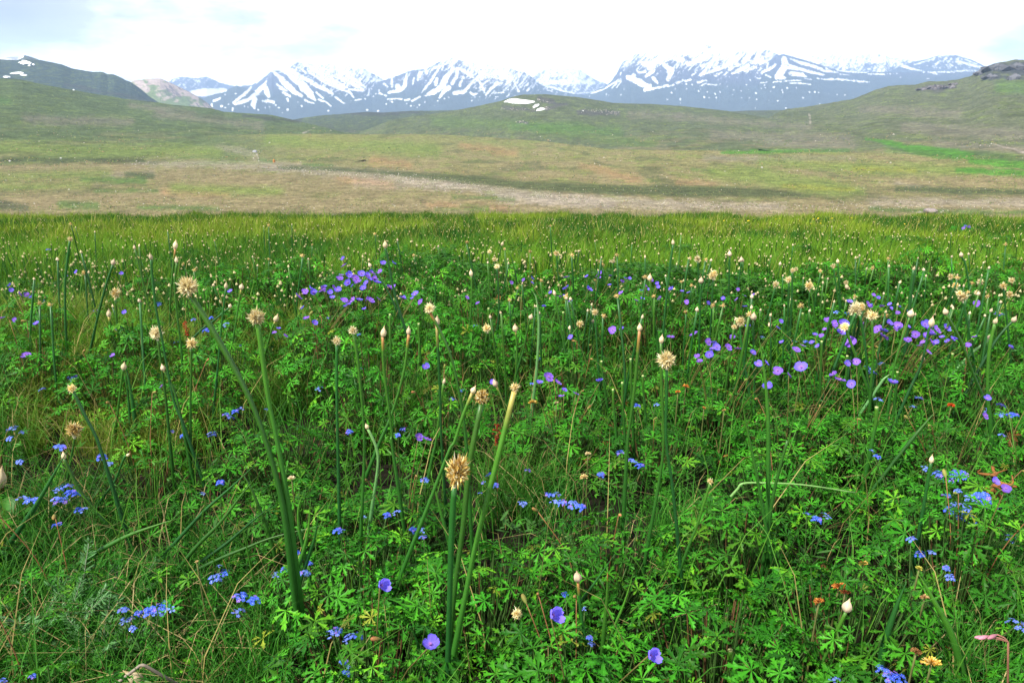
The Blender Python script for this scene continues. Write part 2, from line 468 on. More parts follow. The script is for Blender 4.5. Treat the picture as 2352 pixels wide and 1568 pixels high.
sn(C4, [(50,560,8),(75,630,15),(90,670,30)], [(0,440,25),(60,440,20)], [(450,560,50),(700,540,80),(950,540,50),(1150,560,30)],
 [(400,520,40),(520,440,40),(640,400,40)], [(700,430,70),(850,420,90),(1000,460,50)],
 [(480,600,30),(700,660,20),(860,690,15)], [(900,700,12),(1100,680,14)], [(1090,700,12),(1250,660,22),(1320,620,30),(1500,530,25)],
 [(1380,640,15),(1440,580,20)], [(1440,640,10),(1500,560,15)], [(1600,500,60),(1750,560,90),(1850,610,60),(1900,600,50)],
 [(1680,480,50),(1620,530,40)], [(1800,300,60),(1900,350,110),(2050,250,130),(2200,150,120),(2300,60,100)],
 [(1900,180,110),(2050,100,120),(2200,80,100)], [(2100,330,60),(2200,400,80),(2150,510,50)], [(1950,400,50),(1850,480,40)],
 [(1950,500,50),(2000,550,30)], [(1770,260,20),(1740,300,30)], [(1500,440,20),(1490,470,15)], [(1560,370,14),(1540,410,14)],
 [(1830,650,30),(1960,620,25),(2150,580,20)], [(2130,600,12),(2230,580,12)], [(2270,560,25),(2352,530,25)],
 [(490,660,15),(560,685,8)], [(1840,420,30),(1760,440,26),(1720,410,18)], [(2250,90,90),(2352,120,80)],[(2200,240,40),(2352,260,60)])
dots(C4, (1570,328,14),(1640,325,9),(1545,650,13),(1500,720,9),(1300,720,12),(1335,730,8),(1070,738,9),(740,715,9),(2140,755,15),
 (2320,755,11),(2320,800,8),(2200,670,9),(2250,628,9),(340,590,10),(1690,290,9),(1010,690,10),(620,690,8))
sn(C5, [(80,380,60),(250,300,100),(400,190,80),(450,140,40)], [(0,180,120),(150,200,120),(300,150,70)], [(250,400,18),(400,340,20),(600,200,10)], [(560,200,12),(680,140,10)],
 [(420,330,40),(350,430,60),(250,530,40)], [(480,340,30),(430,420,30)], [(330,500,40),(500,430,60),(650,350,60),(760,260,40)],
 [(600,260,14),(560,360,14)], [(660,240,14),(620,340,14)], [(720,210,16),(690,310,14)], [(900,260,70),(800,370,30),(640,420,20)],
 [(960,330,60),(1100,340,50),(1200,300,25),(1280,230,15)], [(900,380,60),(760,480,50),(680,520,20)], [(1000,400,50),(850,470,30)],
 [(1190,250,70),(1240,220,20)], [(1400,300,70),(1420,400,100),(1350,500,100),(1300,560,70),(1400,580,40)],
 [(1480,420,80),(1600,440,60),(1780,490,40),(1950,520,18)], [(1500,520,70),(1650,530,50),(1700,560,25)],
 [(1490,300,15),(1650,360,40),(1800,400,40),(1950,460,35),(2140,490,14)], [(1100,480,50),(1200,440,40),(1280,380,30)],
 [(1150,530,14),(1210,565,14)], [(1180,350,15),(1160,430,20)], [(1680,580,10),(1770,598,8)], [(1250,635,12),(1360,625,12)],
 [(1400,625,16),(1630,615,14)], [(1480,655,12),(1600,655,20),(1760,668,14)], [(1860,578,28),(1880,578,25)],
 [(1920,580,22),(2100,575,22),(2352,590,14)], [(2120,460,12),(2352,480,14)], [(2170,510,10),(2290,522,8)], [(1970,430,18),(2020,445,10)],
 [(1640,280,30),(1800,330,40),(2352,340,30)], [(1030,570,22),(1070,570,15)], [(1070,640,14),(1160,630,10)],
 [(210,630,25),(320,600,20)], [(240,680,15),(320,650,20)], [(350,660,15),(460,660,14)], [(30,610,25),(110,590,18)],
 [(130,540,20),(180,490,14)], [(450,540,25),(540,490,18)], [(570,530,15),(680,440,18)], [(820,110,20),(880,150,14)], [(800,140,22),(700,250,14)])
dots(C5, (130,655,14),(50,650,12),(50,705,10),(155,715,6),(220,743,8),(250,720,7),(340,757,10),(300,818,18),(450,788,16),(365,835,8),
 (465,835,10),(515,758,11),(515,658,9),(685,805,11),(705,730,7),(805,745,11),(810,845,11),(920,837,11),(905,725,5),(1010,785,13),(1018,873,8),
 (1190,885,9),(1310,893,13),(1085,720,12),(1145,713,9),(1255,708,18),(1210,763,9),(1440,728,16),(1370,752,9),(1375,778,8),(1565,722,10),
 (1745,778,12),(1820,776,15),(1875,778,11),(1660,846,12),(2015,787,12),(2125,798,9),(2240,803,11),(2345,820,9),(1890,932,13),(1420,993,14),
 (1000,990,6),(1130,670,12),(930,605,10),(880,655,12),(1020,640,8))
sn(C6, [(0,480,22),(120,480,20),(200,490,10)], [(210,505,14),(430,508,16)], [(0,590,16),(220,605,8)],
 [(0,345,25),(200,330,30),(450,330,40),(560,320,30)], [(550,330,50),(680,400,40),(800,440,25),(940,462,10)],
 [(0,390,14),(60,370,16)], [(290,420,22),(310,400,15)], [(370,400,15),(340,450,10)], [(430,440,25),(480,420,14)],
 [(1000,330,15),(1120,300,16)], [(850,380,14),(990,330,18)], [(1130,380,14),(1200,330,12)], [(1240,330,14),(1290,290,14)],
 [(1350,300,18),(1300,360,14)], [(1340,390,16),(1370,400,14)], [(1420,340,25),(1500,350,25),(1640,390,30),(1780,420,25)],
 [(1550,310,14),(1700,370,18)], [(1440,380,14),(1520,370,14)], [(1030,488,8),(1150,480,14),(1390,485,12)],
 [(1110,508,6),(1220,508,6)], [(1400,468,14),(1700,465,12)], [(1010,568,10),(1040,568,6)], [(250,300,24),(420,300,30)], [(60,300,30),(140,310,24)])
dots(C6, (210,430,18),(50,430,16),(1280,390,12),(1330,415,12),(1380,340,12),(1010,400,14),(1090,405,11),(1150,420,9),(1120,440,8),(1360,430,10),
 (900,420,8),(1230,400,8),(1600,420,11),(970,482,10),(650,545,6),(470,505,5),(510,504,5),(550,502,5),(600,500,5),(1290,340,10),(1200,370,9),(1260,430,7),(1420,420,9),(1480,400,9))

def snow_mask(U, V):
    u, v = U.ravel(), V.ravel()
    best = np.full(u.shape, -50.0)
    for st in SNOW:
        xs = [p[0] for p in st]; ys = [p[1] for p in st]; m = max(p[2] for p in st) + 6
        k = np.where((u > min(xs) - m) & (u < max(xs) + m) & (v > min(ys) - m) & (v < max(ys) + m))[0]
        if len(k): best[k] = np.maximum(best[k], seg_dist(u[k], v[k], st))
    return best.reshape(U.shape)

def mountain_color(base_bias, rock=(.085, .09, .125), low=(.06, .075, .075), lowv=205, seed=5, east=None):
    def f(U, V, P, t):
        s = snow_mask(U, V)
        rag = (fbm(U / 3.2, V / 2.4, seed, 4, .65) - .5) * 8.5
        streak = (fbm((U + V * .9) / 3.6, (V - U * .2) / 12.0, seed + 9, 5, .65) - .5)
        extra = base_bias + (east(U) if east else 0) + streak * 15.0 - np.clip((V - 150) / 12.0, -3, 9)
        m = sstep(np.maximum(s + rag * .55, extra + rag * .3), -.8, .8)
        m = m * (1 - .85 * sstep(fbm(U / 2.6 + V / 5.0, V / 3.4, seed + 31, 3, .6), .60, .70) * sstep(V, 118, 150) * sstep(-V, -215, -185))
        rk = lerp(col3(rock, U.shape), col3(low, U.shape), sstep(V, lowv - 22, lowv + 12))
        rk *= (.75 + .5 * fbm(U / 7, V / 5, seed + 2, 4))[..., None]
        return lerp(rk, col3((.86, .88, .92), U.shape), m)
    return f

def poly(*p): return list(p)
R1 = 7600
mount = []
# far pale peaks
FB1 = Layer([(360,205,13650),(392,184,13650),(405,178,13650),(429,177,13650),(450,180,13650),(474,176,13650),(492,184,13650),(517,194,13650),(537,198,13650),(580,214,13650),(600,225,13650)],
            [(360,262,11180),(600,262,11180)], 60, jag=3, bump=60, seed=21)
FB1.build('mountain', M_MOUNT, mountain_color(1.5, lowv=400))
FB2 = Layer([(1190,200,14300),(1215,180,14300),(1233,166,14300),(1251,160,14300),(1293,156,14300),(1334,161,14300),(1351,174,14300),(1368,184,14300),(1400,196,14300),(1440,205,14300)],
            [(1190,262,11180),(1440,262,11180)], 60, jag=4, bump=60, seed=22)
FB2.build('mountain', M_MOUNT, mountain_color(3.2, lowv=400, seed=8))
FB3 = Layer([(1780,150,13650),(1815,140,13650),(1848,132,13650),(1898,119,13650),(1926,121,13650),(1941,118,13650),(1960,123,13650),(1990,125,13650),(2013,125.7,13650),(2035,126.6,13650),(2043,134,13650),(2060,133,13650),(2077,136,13650),(2102,141,13650),(2150,160,13650)],
            [(1780,232,11570),(2150,232,11570)], 70, jag=3, bump=60, seed=23)
FB3.build('mountain', M_MOUNT, mountain_color(.2, lowv=170, seed=12))
FB4 = Layer([(2040,165,12480),(2077,148,12480),(2102,142,12480),(2127,136,12480),(2157,127,12480),(2178,128,12480),(2193,126,12480),(2227,136,12480),(2260,151,12480),(2300,170,12480),(2420,210,12480)],
            [(2040,240,10660),(2420,240,10660)], 70, jag=2.5, bump=50, seed=24)
FB4.build('mountain', M_MOUNT, mountain_color(-3, lowv=163, seed=14))
# right massif
M3 = Layer([(1335,222,10790),(1353,214,10790),(1393,198,10790),(1401,190,10790),(1416,170,10790),(1431,140,10790),(1449,139.7,10790),(1458,125.5,10790),(1481,124,10790),(1503,108,10790),(1548,103,10790),(1568,110,10790),(1623,104,10790),(1648,111,10790),(1671,107,10790),(1698,103,10790),(1728,106,10790),(1760,111,10790),(1780,122,10790),(1830,150,10790),(1900,190,10790),(1960,210,10790)],
           [(1335,285,7280),(1960,285,7280)], 150, power=.9, jag=4, bump=90, seed=31, nu=1500)
M3.build('mountain', M_MOUNT, mountain_color(-1.1, lowv=198, seed=5))
M4 = Layer([(1700,200,10010),(1740,160,10010),(1765,140,10010),(1785,128,10010),(1801,125,10010),(1835,134,10010),(1876,147,10010),(1920,161,10010),(1980,166,10010),(2040,166,10010),(2120,166.5,10010),(2200,165,10010),(2300,166,10010),(2450,170,10010)],
           [(1700,285,6760),(2450,285,6760)], 150, power=.9, jag=2.2, bump=70, seed=32, nu=1500)
M4.build('mountain', M_MOUNT, mountain_color(-5.5, lowv=178, seed=6))
# centre and left peaks
M2 = Layer([(820,225,10270),(849,200,10270),(859,191,10270),(877,186,10270),(897,180,10270),(922,170,10270),(947,161,10270),(981,158,10270),(1001,146,10270),(1027,137,10270),(1039,134,10270),(1054,138,10270),(1067,139.7,10270),(1092,145.5,10270),(1117,147,10270),(1142,154,10270),(1167,155,10270),(1186,162,10270),(1203,165,10270),(1226,180,10270),(1239,193,10270),(1269,205,10270),(1309,215,10270),(1370,224,10270),(1450,232,10270)],
           [(820,295,6890),(1450,295,6890)], 150, power=.9, jag=3.5, bump=90, seed=33, nu=1500)
M2.build('mountain', M_MOUNT, mountain_color(-.4, lowv=205, seed=7, east=lambda U: 3.2 * sstep(U, 1055, 1110)))
M1 = Layer([(530,210,11180),(559,197,11180),(580,195,11180),(600,183,11180),(614,173,11180),(625,161,11180),(649,163,11180),(665,155.5,11180),(675,148,11180),(682,142.7,11180),(690,144.7,11180),(705,146,11180),(734,150,11180),(755,147,11180),(784,155,11180),(806,153,11180),(831,156,11180),(854,168,11180),(877,180,11180),(920,205,11180)],
           [(530,292,7280),(920,292,7280)], 150, power=.9, jag=3, bump=90, seed=34, nu=1500)
M1.build('mountain', M_MOUNT, mountain_color(-.6, lowv=215, seed=9, east=lambda U: 3.4 * sstep(U, 690, 760)))
M0 = Layer([(420,212,9100),(442,217,9100),(467,225,9100),(497,215,9100),(525,205,9100),(544,196,9100),(572,205,9100),(610,222,9100),(650,240,9100),(690,255,9100)],
           [(420,290,7020),(690,290,7020)], 90, jag=2.5, bump=60, seed=35, nu=1500)
M0.build('mountain', M_MOUNT, mountain_color(-12, lowv=190, seed=10))

# ---------------------------------------------------------------- hills and valley floor: painted turf, traced in the frame, fixed to the land
PAINT = []
def paint(colr, op, soft, rag, *strokes):
    for st in strokes: PAINT.append((np.array(colr, float), op, soft, rag, st))
G1 = (.085, .135, .032); G2 = (.13, .175, .038); GB = (.055, .12, .022); BR = (.205, .165, .088); OR = (.30, .165, .085)
GRV = (.30, .255, .215); DK = (.060, .075, .030); GY = (.17, .15, .115); RK = (.075, .07, .072); BG = (.06, .17, .018)
# broad bands of the valley floor
paint(BR, .75, 14, 10, [(0,468,22),(500,466,24),(1000,474,20),(1500,480,20),(2352,482,22)])
paint(BR, .6, 12, 8, [(250,395,16),(560,415,22),(900,430,20),(1100,450,14)], [(0,385,7),(330,378,6)], [(2040,420,14),(2352,418,18)])
paint(GRV, .42, 9, 12, [(500,338,3),(585,352,5),(590,368,6),(640,382,9),(760,394,10),(900,404,11),(1000,415,12),(1100,432,12),(1250,452,14),(1500,470,12),(1800,476,8)],
      [(300,375,4),(480,378,6),(640,386,7)], [(2000,465,8),(2352,466,10)], [(820,420,8),(1060,430,8)], [(1150,455,10),(1400,470,12)], [(2060,420,3),(2130,440,3)])
paint(GY, .7, 8, 8, [(1620,363,6),(1960,368,5)], [(240,405,5),(350,398,5)])
paint(OR, .45, 9, 10, [(780,412,6),(900,425,6)], [(1060,335,6),(1180,352,8)], [(1340,380,6),(1460,412,10)], [(1850,372,3),(1960,376,4)],
      [(380,440,8),(520,446,6)], [(860,370,10),(940,378,6)], [(980,470,6),(1160,478,6)], [(1560,418,5),(1640,422,5)], [(700,320,8),(820,330,8)])
paint(DK, .92, 5, 5, [(640,384,3),(760,388,4),(900,398,5),(1050,410,8),(1200,425,10),(1400,436,11),(1600,440,12),(1760,442,10),(1860,450,4)],
      [(2060,434,5),(2200,438,7),(2352,442,7)], [(290,402,6),(350,404,7)], [(0,367,4),(120,366,5),(330,368,4)])
paint((.045,.06,.03), .75, 5, 5, [(0,470,12),(60,478,8)])
paint(GB, .75, 6, 6, [(190,412,6),(330,416,8)], [(140,470,9),(220,472,9)], [(320,476,5),(500,478,5)], [(1060,472,3),(1120,476,4)], [(2000,480,4),(2180,487,5),(2352,488,4)],
      [(1000,480,2),(1120,481,3)], [(595,365,3),(625,372,3)], [(700,378,3),(760,380,4)], [(1040,452,2),(1180,458,3)], [(1590,390,2),(1640,392,2)], [(220,440,3),(360,437,3)])
paint(G2, .8, 12, 8, [(1640,395,14),(1740,405,20),(1830,420,18),(1920,432,20),(1980,440,8)], [(0,340,14),(300,345,16),(500,350,10)], [(620,320,14),(1000,345,14)],
      [(1750,372,8),(2050,388,14),(2250,392,8)], [(0,405,6),(250,398,7)], [(400,432,10),(640,440,8)], [(0,430,6),(200,425,5)])
paint((.19,.19,.025), .7, 7, 6, [(1800,428,3),(1900,433,4),(1960,436,4)], [(1960,388,3),(2100,392,4)])
paint(BG, .95, 4, 5, [(1990,318,3),(2040,330,6),(2090,342,10),(2150,352,10),(2230,360,8)], [(2230,370,6),(2352,380,10)], [(2200,392,5),(2352,398,8)],
      [(1660,351,3),(1780,348,4),(1950,345,2)], [(2090,338,4),(2200,345,5)])
paint(G1, .6, 8, 7, [(1240,300,10),(1500,330,9)], [(1000,280,12),(1350,290,10)])
paint(BG, .35, 10, 8, [(1180,290,8),(1420,300,10)], [(2300,200,14),(2352,200,16)], [(2040,345,6),(2330,360,6)], [(0,232,6),(20,230,6)])
paint(GY, .55, 9, 9, [(1560,270,6),(1860,292,8)], [(1640,310,10),(1950,318,9)], [(1760,330,8),(1960,336,8)], [(1980,250,9),(2200,262,10)], [(2080,292,12),(2352,310,14)],
      [(60,272,10),(300,282,8)], [(360,262,8),(600,288,8)], [(300,240,6),(440,262,7)], [(2150,330,8),(2352,345,8)], [(1450,262,8),(1560,268,6)])
paint(RK, .8, 3, 6, [(1240,226,6),(1270,236,6)], [(1255,250,5),(1300,240,4)], [(1330,258,6),(1420,260,5)], [(1160,248,5),(1230,252,3)], [(1190,280,3),(1210,282,3)],
      [(2120,203,4),(2150,203,8),(2185,201,5)], [(2170,194,3),(2195,195,4)])
paint((.05,.055,.06), .85, 4, 8, [(2250,165,5),(2290,155,9),(2352,155,14)], [(2262,178,5),(2290,176,9)], [(2310,178,4),(2352,182,4)], [(2290,160,10),(2352,168,8)])
paint((.05,.05,.052), .7, 3, 5, [(700,262,3),(770,258,4),(860,262,4),(960,258,3)], [(560,266,2),(640,274,3),(690,278,4)], [(150,198,2),(185,203,4),(230,213,3),(330,226,2)])
paint(DK, .5, 5, 5, [(1720,262,4),(1800,262,6),(1880,268,4)], [(1930,232,4),(1990,215,3)], [(400,255,4),(520,275,4)], [(0,268,3),(80,262,3)], [(1900,290,4),(2000,315,4)], [(2100,350,3),(2180,362,3)])
paint((.33,.28,.25), .7, 1.5, 3, [(1859,262,1),(1862,285,1.5)], [(696,305,1.5),(722,294,1)], [(2280,330,1.5),(2352,352,1.5)])

def land_color(base_top, base_low, seed=3):
    def f(U, V, P, t):
        X, Y = P[..., 0], P[..., 1]
        c = lerp(col3(base_top, U.shape), col3(base_low, U.shape), sstep(V, 300, 420))
        # world-space drifts of brown and green turf
        r = np.hypot(X, Y) + 1
        n1 = fbm(X / 26.0, Y / 60.0, seed, 4, .55); n2 = fbm(X / 9.0, Y / 26.0, seed + 4, 3, .6)
        c = lerp(c, col3(BR, U.shape), sstep(n1, .5, .68) * .55 * sstep(V, 270, 360))
        c = lerp(c, col3(G2, U.shape), sstep(n2, .54, .70) * .45)
        c = lerp(c, col3(DK, U.shape), sstep(fbm(X / 15., Y / 50., seed + 8, 3), .60, .74) * .5)
        rag = fbm(U / 16.0, V / 4.0, seed + 6, 4, .6) - .5
        for colr, op, soft, rg, st in PAINT:
            xs = [p[0] for p in st]; ys = [p[1] for p in st]; m = max(p[2] for p in st) + soft + rg
            if V.max() < min(ys) - m or V.min() > max(ys) + m or U.max() < min(xs) - m or U.min() > max(xs) + m: continue
            d = seg_dist(U, V, st)
            k = sstep(d + rag * 2 * rg, -soft, soft) * op
            c = lerp(c, col3(colr, U.shape), k)
        return c * (.8 + .4 * fbm(U / 5.0, V / 2.0, seed + 1, 3))[..., None]
    return f

# dark blue hill and its snowy top, far left
LH3 = Layer([(-200,150,4600),(-60,138,4600),(5,134,4600),(12,136,4600),(40,139,4600),(52,130,4600),(57,127,4600),(75,132,4600),(92,138.5,4600),(140,160,4600)], [(-200,200,3700),(140,200,3700)], 40, bump=10, seed=40)
LH3.build('hill', M_HILL, land_color((.07,.08,.075), (.07,.08,.07)))
LH2 = Layer([(-300,150,3400),(-100,140,3400),(0,137,3400),(22,139,3400),(63,137,3400),(92,138,3400),(113,142,3400),(142,148,3400),(167,158,3400),(213,165.5,3400),(233,165,3400),(240,167,3400),(247,170.5,3400),(260,171,3400),(275,177,3400),(290,185,3400),(300,189,3400),(317,200,3400),(342,221,3400),(363,235,3400),(400,256,3400)],
            [(-300,262,2200),(400,275,2200)], 110, jag=1.2, bump=14, seed=41)
LH2.build('hill', M_HILL, land_color((.042,.062,.055), (.04,.06,.05), 14))
PH = Layer([(285,200,4700),(300,189,4700),(308,184.7,4700),(325,183,4700),(338,181,4700),(367,179.7,4700),(377,184,4700),(392,191,4700),(414,201,4700),(434,211,4700),(459,225,4700),(479,238,4700),(492,250,4700),(520,268,4700)],
           [(285,275,3700),(520,282,3700)], 90, jag=2.2, bump=22, seed=42, nu=1400)
def pale(U, V, P, t):
    s = fbm((U - V * .9) / 4.0, (V + U * .6) / 22.0, 71, 4, .6)
    c = lerp(col3((.15, .20, .08), U.shape), col3((.42, .34, .31), U.shape), sstep(fbm(U / 14, V / 9, 73, 3) - (V - 215) / 90 + (U - 380) / 300, .35, .6))
    c = lerp(c, col3((.10, .085, .10), U.shape), sstep(s, .56, .66) * .75 * sstep(U - V * .3, 270, 330))
    return c
PH.build('hill', M_HILL, pale)
LH1 = Layer([(-400,172,1500),(-100,177,1500),(0,180,1500),(50,183,1500),(100,195,1500),(150,204,1500),(217,216,1500),(283,227,1500),(358,235,1500),(392,240.5,1500),(484,249,1500),(514,257,1500),(559,260,1500),(622,264,1500),(655,271.5,1500),(700,282,1400),(760,296,1300),(840,320,1200)],
            [(-400,396,0),(600,396,0),(700,386,0),(840,370,0)], 150, jag=.8, bump=3.5, seed=43)
LH1.build('hill', M_HILL, land_color((.075,.105,.042), (.12,.145,.045), 24))
BR1 = Layer([(600,300,2500),(640,280,2500),(692,272,2500),(734,265.5,2500),(784,262,2500),(842,257,2500),(879,259,2500),(944,254.7,2500),(996,254.7,2500),(1051,253,2500),(1120,250,2500),(1200,250,2500)],
            [(600,330,1400),(1200,330,1400)], 70, jag=1, bump=5, seed=44)
BR1.build('hill', M_HILL, land_color((.06,.075,.045), (.09,.12,.045), 34))
BR2 = Layer([(1600,262,2600),(1680,256,2600),(1711,254.6,2600),(1801,253,2600),(1835,251,2600),(1900,247,2600),(2000,247,2600)], [(1600,330,1300),(2000,330,1300)], 60, bump=5, seed=45)
BR2.build('hill', M_HILL, land_color((.075,.085,.05), (.09,.12,.045), 44))
RH = Layer([(1740,285,1750),(1780,262,1750),(1806,250.7,1750),(1851,245.7,1750),(1901,237.4,1750),(1960,227.4,1750),(1985,217.4,1750),(2010,206.6,1750),(2040,198,1750),(2068,195.7,1750),(2102,195,1750),(2130,187.4,1750),(2173,186.6,1750),(2202,182.4,1750),(2230,175,1750),(2243,165,1750),(2260,155.7,1750),(2282,146.6,1750),(2318,140,1750),(2333,137,1750),(2352,138,1750),(2450,132,1750),(2700,150,1750)],
           [(1740,345,0),(1900,362,0),(2352,420,0),(2700,425,0)], 160, jag=1.4, bump=4, seed=46)
RH.build('hill', M_HILL, land_color((.10,.112,.060), (.11,.13,.052), 54))
MH = Layer([(740,330,1750),(850,295,1750),(900,275,1750),(960,266,1750),(1020,258,1750),(1051,253,1750),(1101,243,1750),(1151,232,1750),(1176,223,1750),(1198,217.7,1750),(1251,216.7,1750),(1323,223,1750),(1389,233,1750),(1409,237,1750),(1443,238,1750),(1493,239,1750),(1568,244,1750),(1668,254.6,1600),(1751,269.6,1450),(1868,284.6,1250),(1945,298,1100),(1995,325,850),(2051,345,640)],
           [(740,345,1050),(1060,345,1000),(1400,362,760),(1600,364,640),(2051,366,565)], 130, jag=.9, bump=5, seed=47)
MH.build('hill', M_HILL, land_color((.088,.105,.052), (.095,.12,.055), 64))
UT = Layer([(380,322,800),(430,314,880),(520,309,900),(720,308,900),(1000,309,900),(1100,314,880),(1250,325,820),(1400,343,680),(1600,346,600),(2051,352,560),(2352,372,480),(2700,385,450)],
           [(380,400,0),(600,385,0),(760,392,0),(900,405,0),(1200,436,0),(1500,450,0),(1760,452,0),(2000,448,0),(2352,452,0),(2700,455,0)], 150, jag=.6, bump=1.2, seed=48)
_ca, _cb = land_color((.075,.105,.042), (.12,.145,.045), 24), land_color((.165,.165,.062), (.17,.15,.066), 74)
UT.build('hill', M_PLAIN, lambda U, V, P, t: lerp(_ca(U, V, P, t), _cb(U, V, P, t), sstep(U + (fbm(U / 40, V / 9, 5, 3) - .5) * 160, 440, 760)))

# valley floor with the terrace slope below the meadow: one sheet under everything
VF = Layer([(-900,380,500),(700,378,500),(1000,398,500),(1250,425,500),(2352,430,500),(3200,430,500)], [(-900,640,96),(3200,640,96)], 260, bump=.5, seed=49)
VF.crest = None
_t = VF.at
def vf_at(u, v):
    dx, dy, dz = ray(u, v)
    h = np.hypot(dx, dy)
    k = np.minimum(31.0 / np.maximum(-dz, 1e-3), 900 / h)
    return np.stack([dx * k, dy * k, CAMZ + dz * k], -1)
VF.at = vf_at
VF.build('valley_floor', M_PLAIN, land_color((.13,.135,.055), (.15,.135,.06), 74))

# ground: a huge base sheet to the horizon and beyond, below everything
gv = [(-11500, -1400, -62), (11500, -1400, -62), (11500, 13000, -62), (-11500, 13000, -62)]
tag(obj('ground', mesh_from('ground', gv, [[[0, 1, 2, 3]]], np.array([[.1, .11, .06]] * 4), False, (M_HILL,))), kind='structure')

# meadow terrace
na, nr = 420, 150
az = np.linspace(-2.2, 2.2, na)
EDGE = lambda a: (20.0 + 1.0 * np.sin(a * 5 + 1) + 3.2 * (vnoise(a * 16, a * 0 + 3, 5) - .5) + 2.6 * (vnoise(a * 55, a * 0 + 7, 6) - .5) - 2.4 * a) / np.maximum(np.cos(np.clip(a, -1.1, 1.1)), .3)
rr = np.concatenate([np.linspace(.02, 1, 112) ** 1.5 * 1.0, np.linspace(1.02, 6.0, 38)])
A, T = np.meshgrid(az, rr)
E = EDGE(A)
RR = np.where(T <= 1, T * E, E * T)
X, Y = RR * np.sin(A), RR * np.cos(A)
Z = ground_z(X, Y)
Zedge = ground_z(E * np.sin(A), E * np.cos(A))
Z = np.where(T > 1, Zedge - (RR - E) * .42 - .3 * (T - 1), Z)
sc_ = (fbm(X * 3, Y * 3, 4, 4) - .5) * .05
Z = Z + np.where(T <= 1, sc_, 0)
i, j = np.meshgrid(np.arange(len(rr) - 1), np.arange(na - 1), indexing='ij'); a = i * na + j
Q = np.stack([a, a + 1, a + na + 1, a + na], -1).reshape(-1, 4)[:, ::-1]
soil = np.array([.013, .011, .007]); turf = np.array([.05, .085, .018])
f = np.clip((RR - 2.5) / 4, 0, 1)[..., None] * (.4 + .6 * fbm(X * 2, Y * 2, 9, 3))[..., None]
tag(obj('meadow_ground', mesh_from('meadow_ground', np.stack([X, Y, Z], -1).reshape(-1, 3), [Q], (soil + (turf - soil) * f).reshape(-1, 3), True, (M_SOIL,))), kind='structure')

# snow patches lying on the hills: each a thing
def snow_patch(layer, outline, label, lift):
    """outline: (u, v) points round the patch; lies on the hill as a low drift"""
    o = np.array(outline, float); c = o.mean(0)
    n = 6; rings = []
    m = 28
    tt = np.linspace(0, len(o), m, endpoint=False)
    oc = np.vstack([o, o[:1]])
    ring = np.stack([np.interp(tt, np.arange(len(oc)), oc[:, 0]), np.interp(tt, np.arange(len(oc)), oc[:, 1])], -1)
    V = []
    for q in range(n + 1):
        s = q / n
        uv = c + (ring - c) * s
        P = layer.at(uv[:, 0], uv[:, 1])
        P[:, 2] += lift * .4 * (1 - s ** 4 * 1.5) * (.8 + .4 * np.random.default_rng(q).random(m))
        V.append(P)
    V = np.array(V)
    base = V[n // 2].mean(0)
    i, j = np.meshgrid(np.arange(n), np.arange(m), indexing='ij')
    Q = np.stack([i * m + j, i * m + (j + 1) % m, (i + 1) * m + (j + 1) % m, (i + 1) * m + j], -1).reshape(-1, 4)
    me = mesh_from('snow_patch', (V - base).reshape(-1, 3), [Q], np.tile([.9, .92, .95], (m * (n + 1), 1)), True, (M_SNOW,))
    tag(obj('snow_patch', me, None, base), label, 'snow', 'snow patches left on the hills')
def P1(*p): return [(x / 6, 98 + y / 6) for x, y in p]
def P4(*p): return [(1176 + x / 6, 98 + y / 6) for x, y in p]
snow_patch(MH, P4((-140,820),(-60,775),(40,765),(130,778),(320,805),(310,820),(200,845),(90,835),(0,845),(-60,828)), 'longest white snow bank on the crest of the middle green hill', 2.2)
snow_patch(MH, P4((285,885),(320,850),(375,842),(378,858),(345,885),(300,897)), 'small snow patch just below the long snow bank', 1.8)
snow_patch(MH, P4((330,945),(345,915),(400,890),(440,900),(468,915),(430,930),(380,940)), 'snow patch beside grey rocks, lower of the two under the snow bank', 1.8)
snow_patch(MH, P4((935,975),(945,935),(1000,930),(1002,962),(960,985)), 'lone small snow patch on the right shoulder of the middle hill', 1.8)
snow_patch(LH2, P1((232,275),(300,255),(290,240),(345,240),(410,262),(440,275),(420,292),(340,290),(330,305),(300,295)), 'ragged snow patch near the top of the dark left hill', 5)
snow_patch(LH2, P1((130,425),(200,408),(300,403),(332,415),(310,428),(200,432)), 'long thin snow strip low on the dark left hill', 4)
snow_patch(LH2, P1((270,445),(310,434),(380,445),(360,454),(300,452)), 'thin snow sliver right of the long strip on the left hill', 4)
snow_patch(LH2, P1((38,470),(70,460),(140,465),(145,476),(90,484),(45,478)), 'rounded snow patch at the frame edge on the left hill', 4)
snow_patch(LH2, P1((380,315),(410,306),(430,315),(410,324)), 'tiny snow spot under the ragged patch on the left hill', 4)
snow_patch(LH2, P1((440,300),(455,290),(485,303),(465,313)), 'tiny snow spot right of the ragged patch on the left hill', 4)
snow_patch(LH1, P1((998,652),(1010,642),(1030,648),(1028,660),(1005,662)), 'single bright snow spot on the dark bank of the green left slope', 2)
snow_patch(LH3, P1((-60,225),(60,205),(200,195),(345,180),(350,205),(290,222),(240,238),(100,240),(0,236)), 'snowfield on the peak behind the dark left hill', 6)

